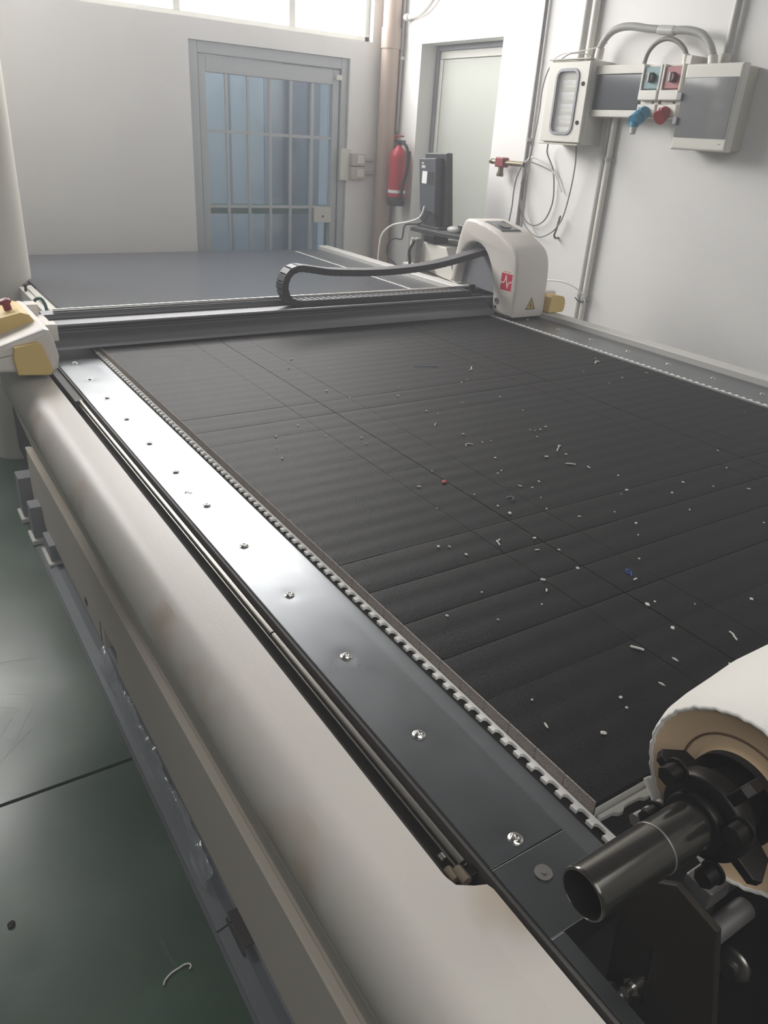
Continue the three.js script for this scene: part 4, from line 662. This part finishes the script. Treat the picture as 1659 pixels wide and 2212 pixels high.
// ---------------------------------------------------------------- floor duct, plastic film, litter
{
  const d = thing('floor_duct', 'long flat grey metal duct lying along the foot of the table', 'cable duct', [0.39, 0, -1.4]);
  for (const [z0, z1] of [[-2.98, -1.05], [-1.045, 0.5]]) part(d, 'duct_cover', prismZ([[0.352, 0.0], [0.354, 0.004], [0.385, 0.014], [0.43, 0.018], [0.43, 0]], z0, z1), M.duct_grey);
  part(d, 'edge_flange', box(0.345, 0.354, 0, 0.0025, -2.985, 0.5), M.duct_grey);
  part(d, 'upper_ridge', prismZ([[0.405, 0.016], [0.41, 0.03], [0.425, 0.034], [0.44, 0.034], [0.44, 0.016]], -2.9, 0.5), M.grey_paint);
  part(d, 'dark_tape', [box(0.383, 0.437, 0.0335, 0.0355, -1.06, -0.965), box(0.378, 0.384, 0.014, 0.0185, -1.06, -0.965)], mat('tape_dark', 0x3a3733, 0.7));
  part(d, 'end_screw', cyl([0.378, 0.011, -2.95], [0.378, 0.016, -2.95], 0.006), M.dark_steel);
  // crumpled clear film along the duct
  const n = 70, m = 7, pos = [], idx = [];
  for (let i = 0; i <= n; i++) for (let j = 0; j <= m; j++) { const z = -2.1 + i * 0.95 / n, u = j / m, w = 0.5 + 0.5 * Math.sin(i * 0.31) * Math.sin(i * 0.07 + 1); pos.push(0.366 + u * 0.026 + rr(-0.003, 0.003), 0.016 + 0.06 * u * (0.6 + 0.4 * w) + 0.012 * Math.sin(u * 3.1) + rr(-0.006, 0.006), z + rr(-0.004, 0.004)); }
  for (let i = 0; i < n; i++) for (let j = 0; j < m; j++) { const a = i * (m + 1) + j; idx.push(a, a + m + 1, a + 1, a + 1, a + m + 1, a + m + 2); }
  const g = new THREE.BufferGeometry(); g.setAttribute('position', new THREE.Float32BufferAttribute(pos, 3)); g.setIndex(idx); g.computeVertexNormals(); g.setAttribute('uv', new THREE.Float32BufferAttribute(new Float32Array(pos.length / 3 * 2), 2));
  solo('plastic_film', g, M.film, 'crumpled clear plastic film lying along the floor duct', 'plastic film');
  solo('floor_thread', tube([[0.218, 0.004, -0.996], [0.224, 0.003, -1.004], [0.24, 0.003, -1.012], [0.256, 0.003, -1.014], [0.27, 0.003, -1.0155], [0.278, 0.003, -1.012], [0.279, 0.004, -1.005], [0.275, 0.003, -1.002]], 0.0017, 40, 6), M.cable_white, 'curled pale thread lying on the dark green floor', 'thread');
  const lump = (x, y, z, s, sx = 1, sy = 0.5, sz = 1) => { const q = new THREE.IcosahedronGeometry(s, 1), p = q.attributes.position; for (let i = 0; i < p.count; i++) { const k = 0.75 + 0.5 * Math.abs(Math.sin(p.getX(i) * 900 + p.getY(i) * 1300 + p.getZ(i) * 700)); p.setXYZ(i, p.getX(i) * k * sx, p.getY(i) * k * sy, p.getZ(i) * k * sz); } q.computeVertexNormals(); return q.rotateY(rr(0, 6)).translate(x, y, z); };
  solo('fluff', lump(-0.021, 0.003, -1.291, 0.0075), M.black_rubber, 'dark tuft of fluff on the green floor by the left edge', 'fluff');
  solo('green_strap', [tube([[0.5, 0.84, -3.3], [0.495, 0.9, -3.2], [0.5, 0.955, -3.13], [0.515, 0.965, -3.09], [0.525, 0.94, -3.08], [0.525, 0.88, -3.09]], 0.006, 40), tube([[0.5, 0.84, -3.42], [0.495, 0.885, -3.4], [0.5, 0.9, -3.37], [0.505, 0.86, -3.35]], 0.006, 30)], mat('strap_green', 0x3f6f67, 0.6), 'dark green strap looped beside the left end cap', 'strap');

  // lint on the bristle bed
  const pale = mat('lint_pale', 0xcfcbc4, 0.9);
  const spots = [1.59,-1.71,1.44,-1.71,1.29,-1.69,1.31,-1.66,1.25,-1.59,1.24,-1.58,1.27,-1.49,1.57,-1.58,1.53,-1.44,1.48,-1.43,1.47,-1.44,1.50,-1.43,1.31,-1.42,1.28,-1.42,1.45,-1.39,1.37,-1.27,1.43,-1.26,1.20,-1.25,1.18,-1.24,1.24,-1.32,1.04,-1.32,1.42,-1.17,1.45,-1.10,1.24,-1.16,1.20,-1.14,1.18,-1.16,1.37,-1.02,1.40,-1.03,0.93,-1.15,0.96,-1.26,1.06,-1.10,1.06,-1.06,1.15,-1.04,1.19,-0.98,1.28,-0.96,1.28,-0.90,1.24,-0.86,0.85,-1.00,0.83,-1.01,1.03,-0.95,1.04,-0.89,1.00,-0.91,1.02,-0.82,0.93,-0.82,0.80,-0.84,0.91,-0.79,0.87,-0.76,0.70,-0.81,0.77,-0.76,1.09,-0.74,1.16,-0.79,1.04,-0.67,0.86,-0.96,1.18,-1.09,1.05,-1.17,1.17,-2.33,1.24,-2.19,1.11,-2.23,1.11,-2.13,1.11,-1.97,1.14,-1.88,1.34,-1.91,1.29,-1.84,0.89,-1.73,0.77,-1.61,0.92,-1.63,0.99,-1.54,0.80,-1.68,0.75,-1.54,1.00,-1.58,1.61,-1.90,1.57,-1.88,2.27,-1.94,2.30,-1.72,2.06,-1.68,2.16,-1.71,2.08,-1.82,1.85,-1.10,1.76,-1.01,1.62,-0.95,1.49,-0.97,1.45,-0.89,1.55,-0.77,1.57,-1.00,2.24,-1.28,1.69,-0.90,1.06,-0.67,1.02,-0.60,1.12,-0.63,0.88,-0.51,0.79,-0.50,0.72,-0.48,0.68,-0.58,0.66,-0.53,1.23,-0.59,0.80,-0.52,1.02,-0.49,0.95,-0.54];
  const bits = [0, 1, 2, 3].map((k) => lump(0, 0, 0, 1, [1, 1.7, 0.8, 1.3][k], 0.5, [0.8, 0.6, 1, 1.1][k]));
  for (let k = 0; k < spots.length; k += 2) {
    const o = new THREE.Mesh(bits[(k / 2) % 4], pale), s = rr(0.0016, 0.0036);
    o.name = numbered('lint_scrap'); o.castShadow = o.receiveShadow = true; o.scale.setScalar(s); o.rotation.y = rr(0, 6.28); o.position.set(spots[k], 0.8706 + s * 0.3, spots[k + 1]);
    scene.add(tag(o, 'tiny pale lint scrap lying on the black bristle bed', 'lint', 'lint scraps scattered on the bristle bed'));
  }
  const th = (p, r, m2, lab, name = 'thread') => solo(name, tube(p.map((q) => [q[0], 0.8712 + (q[2] || 0), q[1]]), r, 36, 6), m2, lab, 'thread');
  const blue = mat('thread_blue', 0x2b4f9a, 0.8), blueGrey = mat('thread_blue_grey', 0x76849c, 0.85);
  th([[1.425, -1.286], [1.436, -1.297], [1.441, -1.299], [1.451, -1.307], [1.457, -1.315], [1.462, -1.311]], 0.0016, pale, 'kinked white thread in the middle of the black bed');
  th([[1.105, -1.121], [1.11, -1.126], [1.119, -1.125], [1.121, -1.118], [1.115, -1.11], [1.107, -1.106, 0.003]], 0.0011, blueGrey, 'hooked blue grey thread left of the bed centre seam crossing');
  th([[1.093, -0.752], [1.1, -0.758], [1.105, -0.766], [1.1, -0.77, 0.003], [1.095, -0.764], [1.099, -0.756]], 0.0013, blue, 'bright blue looped thread on the near part of the bed');
  th([[0.945, -0.96], [0.948, -0.967], [0.951, -0.976], [0.955, -0.975], [0.96, -0.978]], 0.0015, pale, 'hooked white thread on the bed left of the long seam');
  th([[1.69, -1.988], [1.703, -1.994], [1.717, -2.012, 0.002]], 0.0022, pale, 'forked white thread on the far part of the bed');
  th([[1.222, -1.416], [1.23, -1.427], [1.24, -1.428], [1.247, -1.419]], 0.0013, pale, 'thin curved white thread beside the long seam');
  th([[2.213, -1.888], [2.225, -1.896], [2.24, -1.906], [2.245, -1.9]], 0.003, pale, 'thick white thread near the far right comb strip');
  th([[1.384, -1.213], [1.393, -1.209], [1.402, -1.199]], 0.0018, pale, 'short bent white thread below the kinked one');
  th([[1.09, -0.525], [1.094, -0.532], [1.099, -0.539], [1.1, -0.545]], 0.0016, pale, 'white thread near the cloth roll on the bed');
  th([[0.914, -0.598], [0.92, -0.59], [0.924, -0.583]], 0.0022, pale, 'white scrap thread left of the cloth roll');
  th([[1.53, -2.1], [1.56, -2.09], [1.58, -2.085], [1.61, -2.07]], 0.0014, blueGrey, 'faint blue thread on the far bed near the gantry');
  th([[0.489, -1.491], [0.494, -1.497], [0.498, -1.49], [0.503, -1.485]].map((q) => [q[0], q[1], -0.0195]), 0.0009, M.cable_grey, 'tiny thread curl on the bright steel side plate');
  solo('cloth_scrap', lump(1.029, 0.872, -1.256, 0.006, 1.4, 0.4, 0.8), mat('scrap_red', 0xb8575c, 0.9), 'small red cloth scrap beside the long seam', 'scrap');
}
renderer.render(scene, camera);
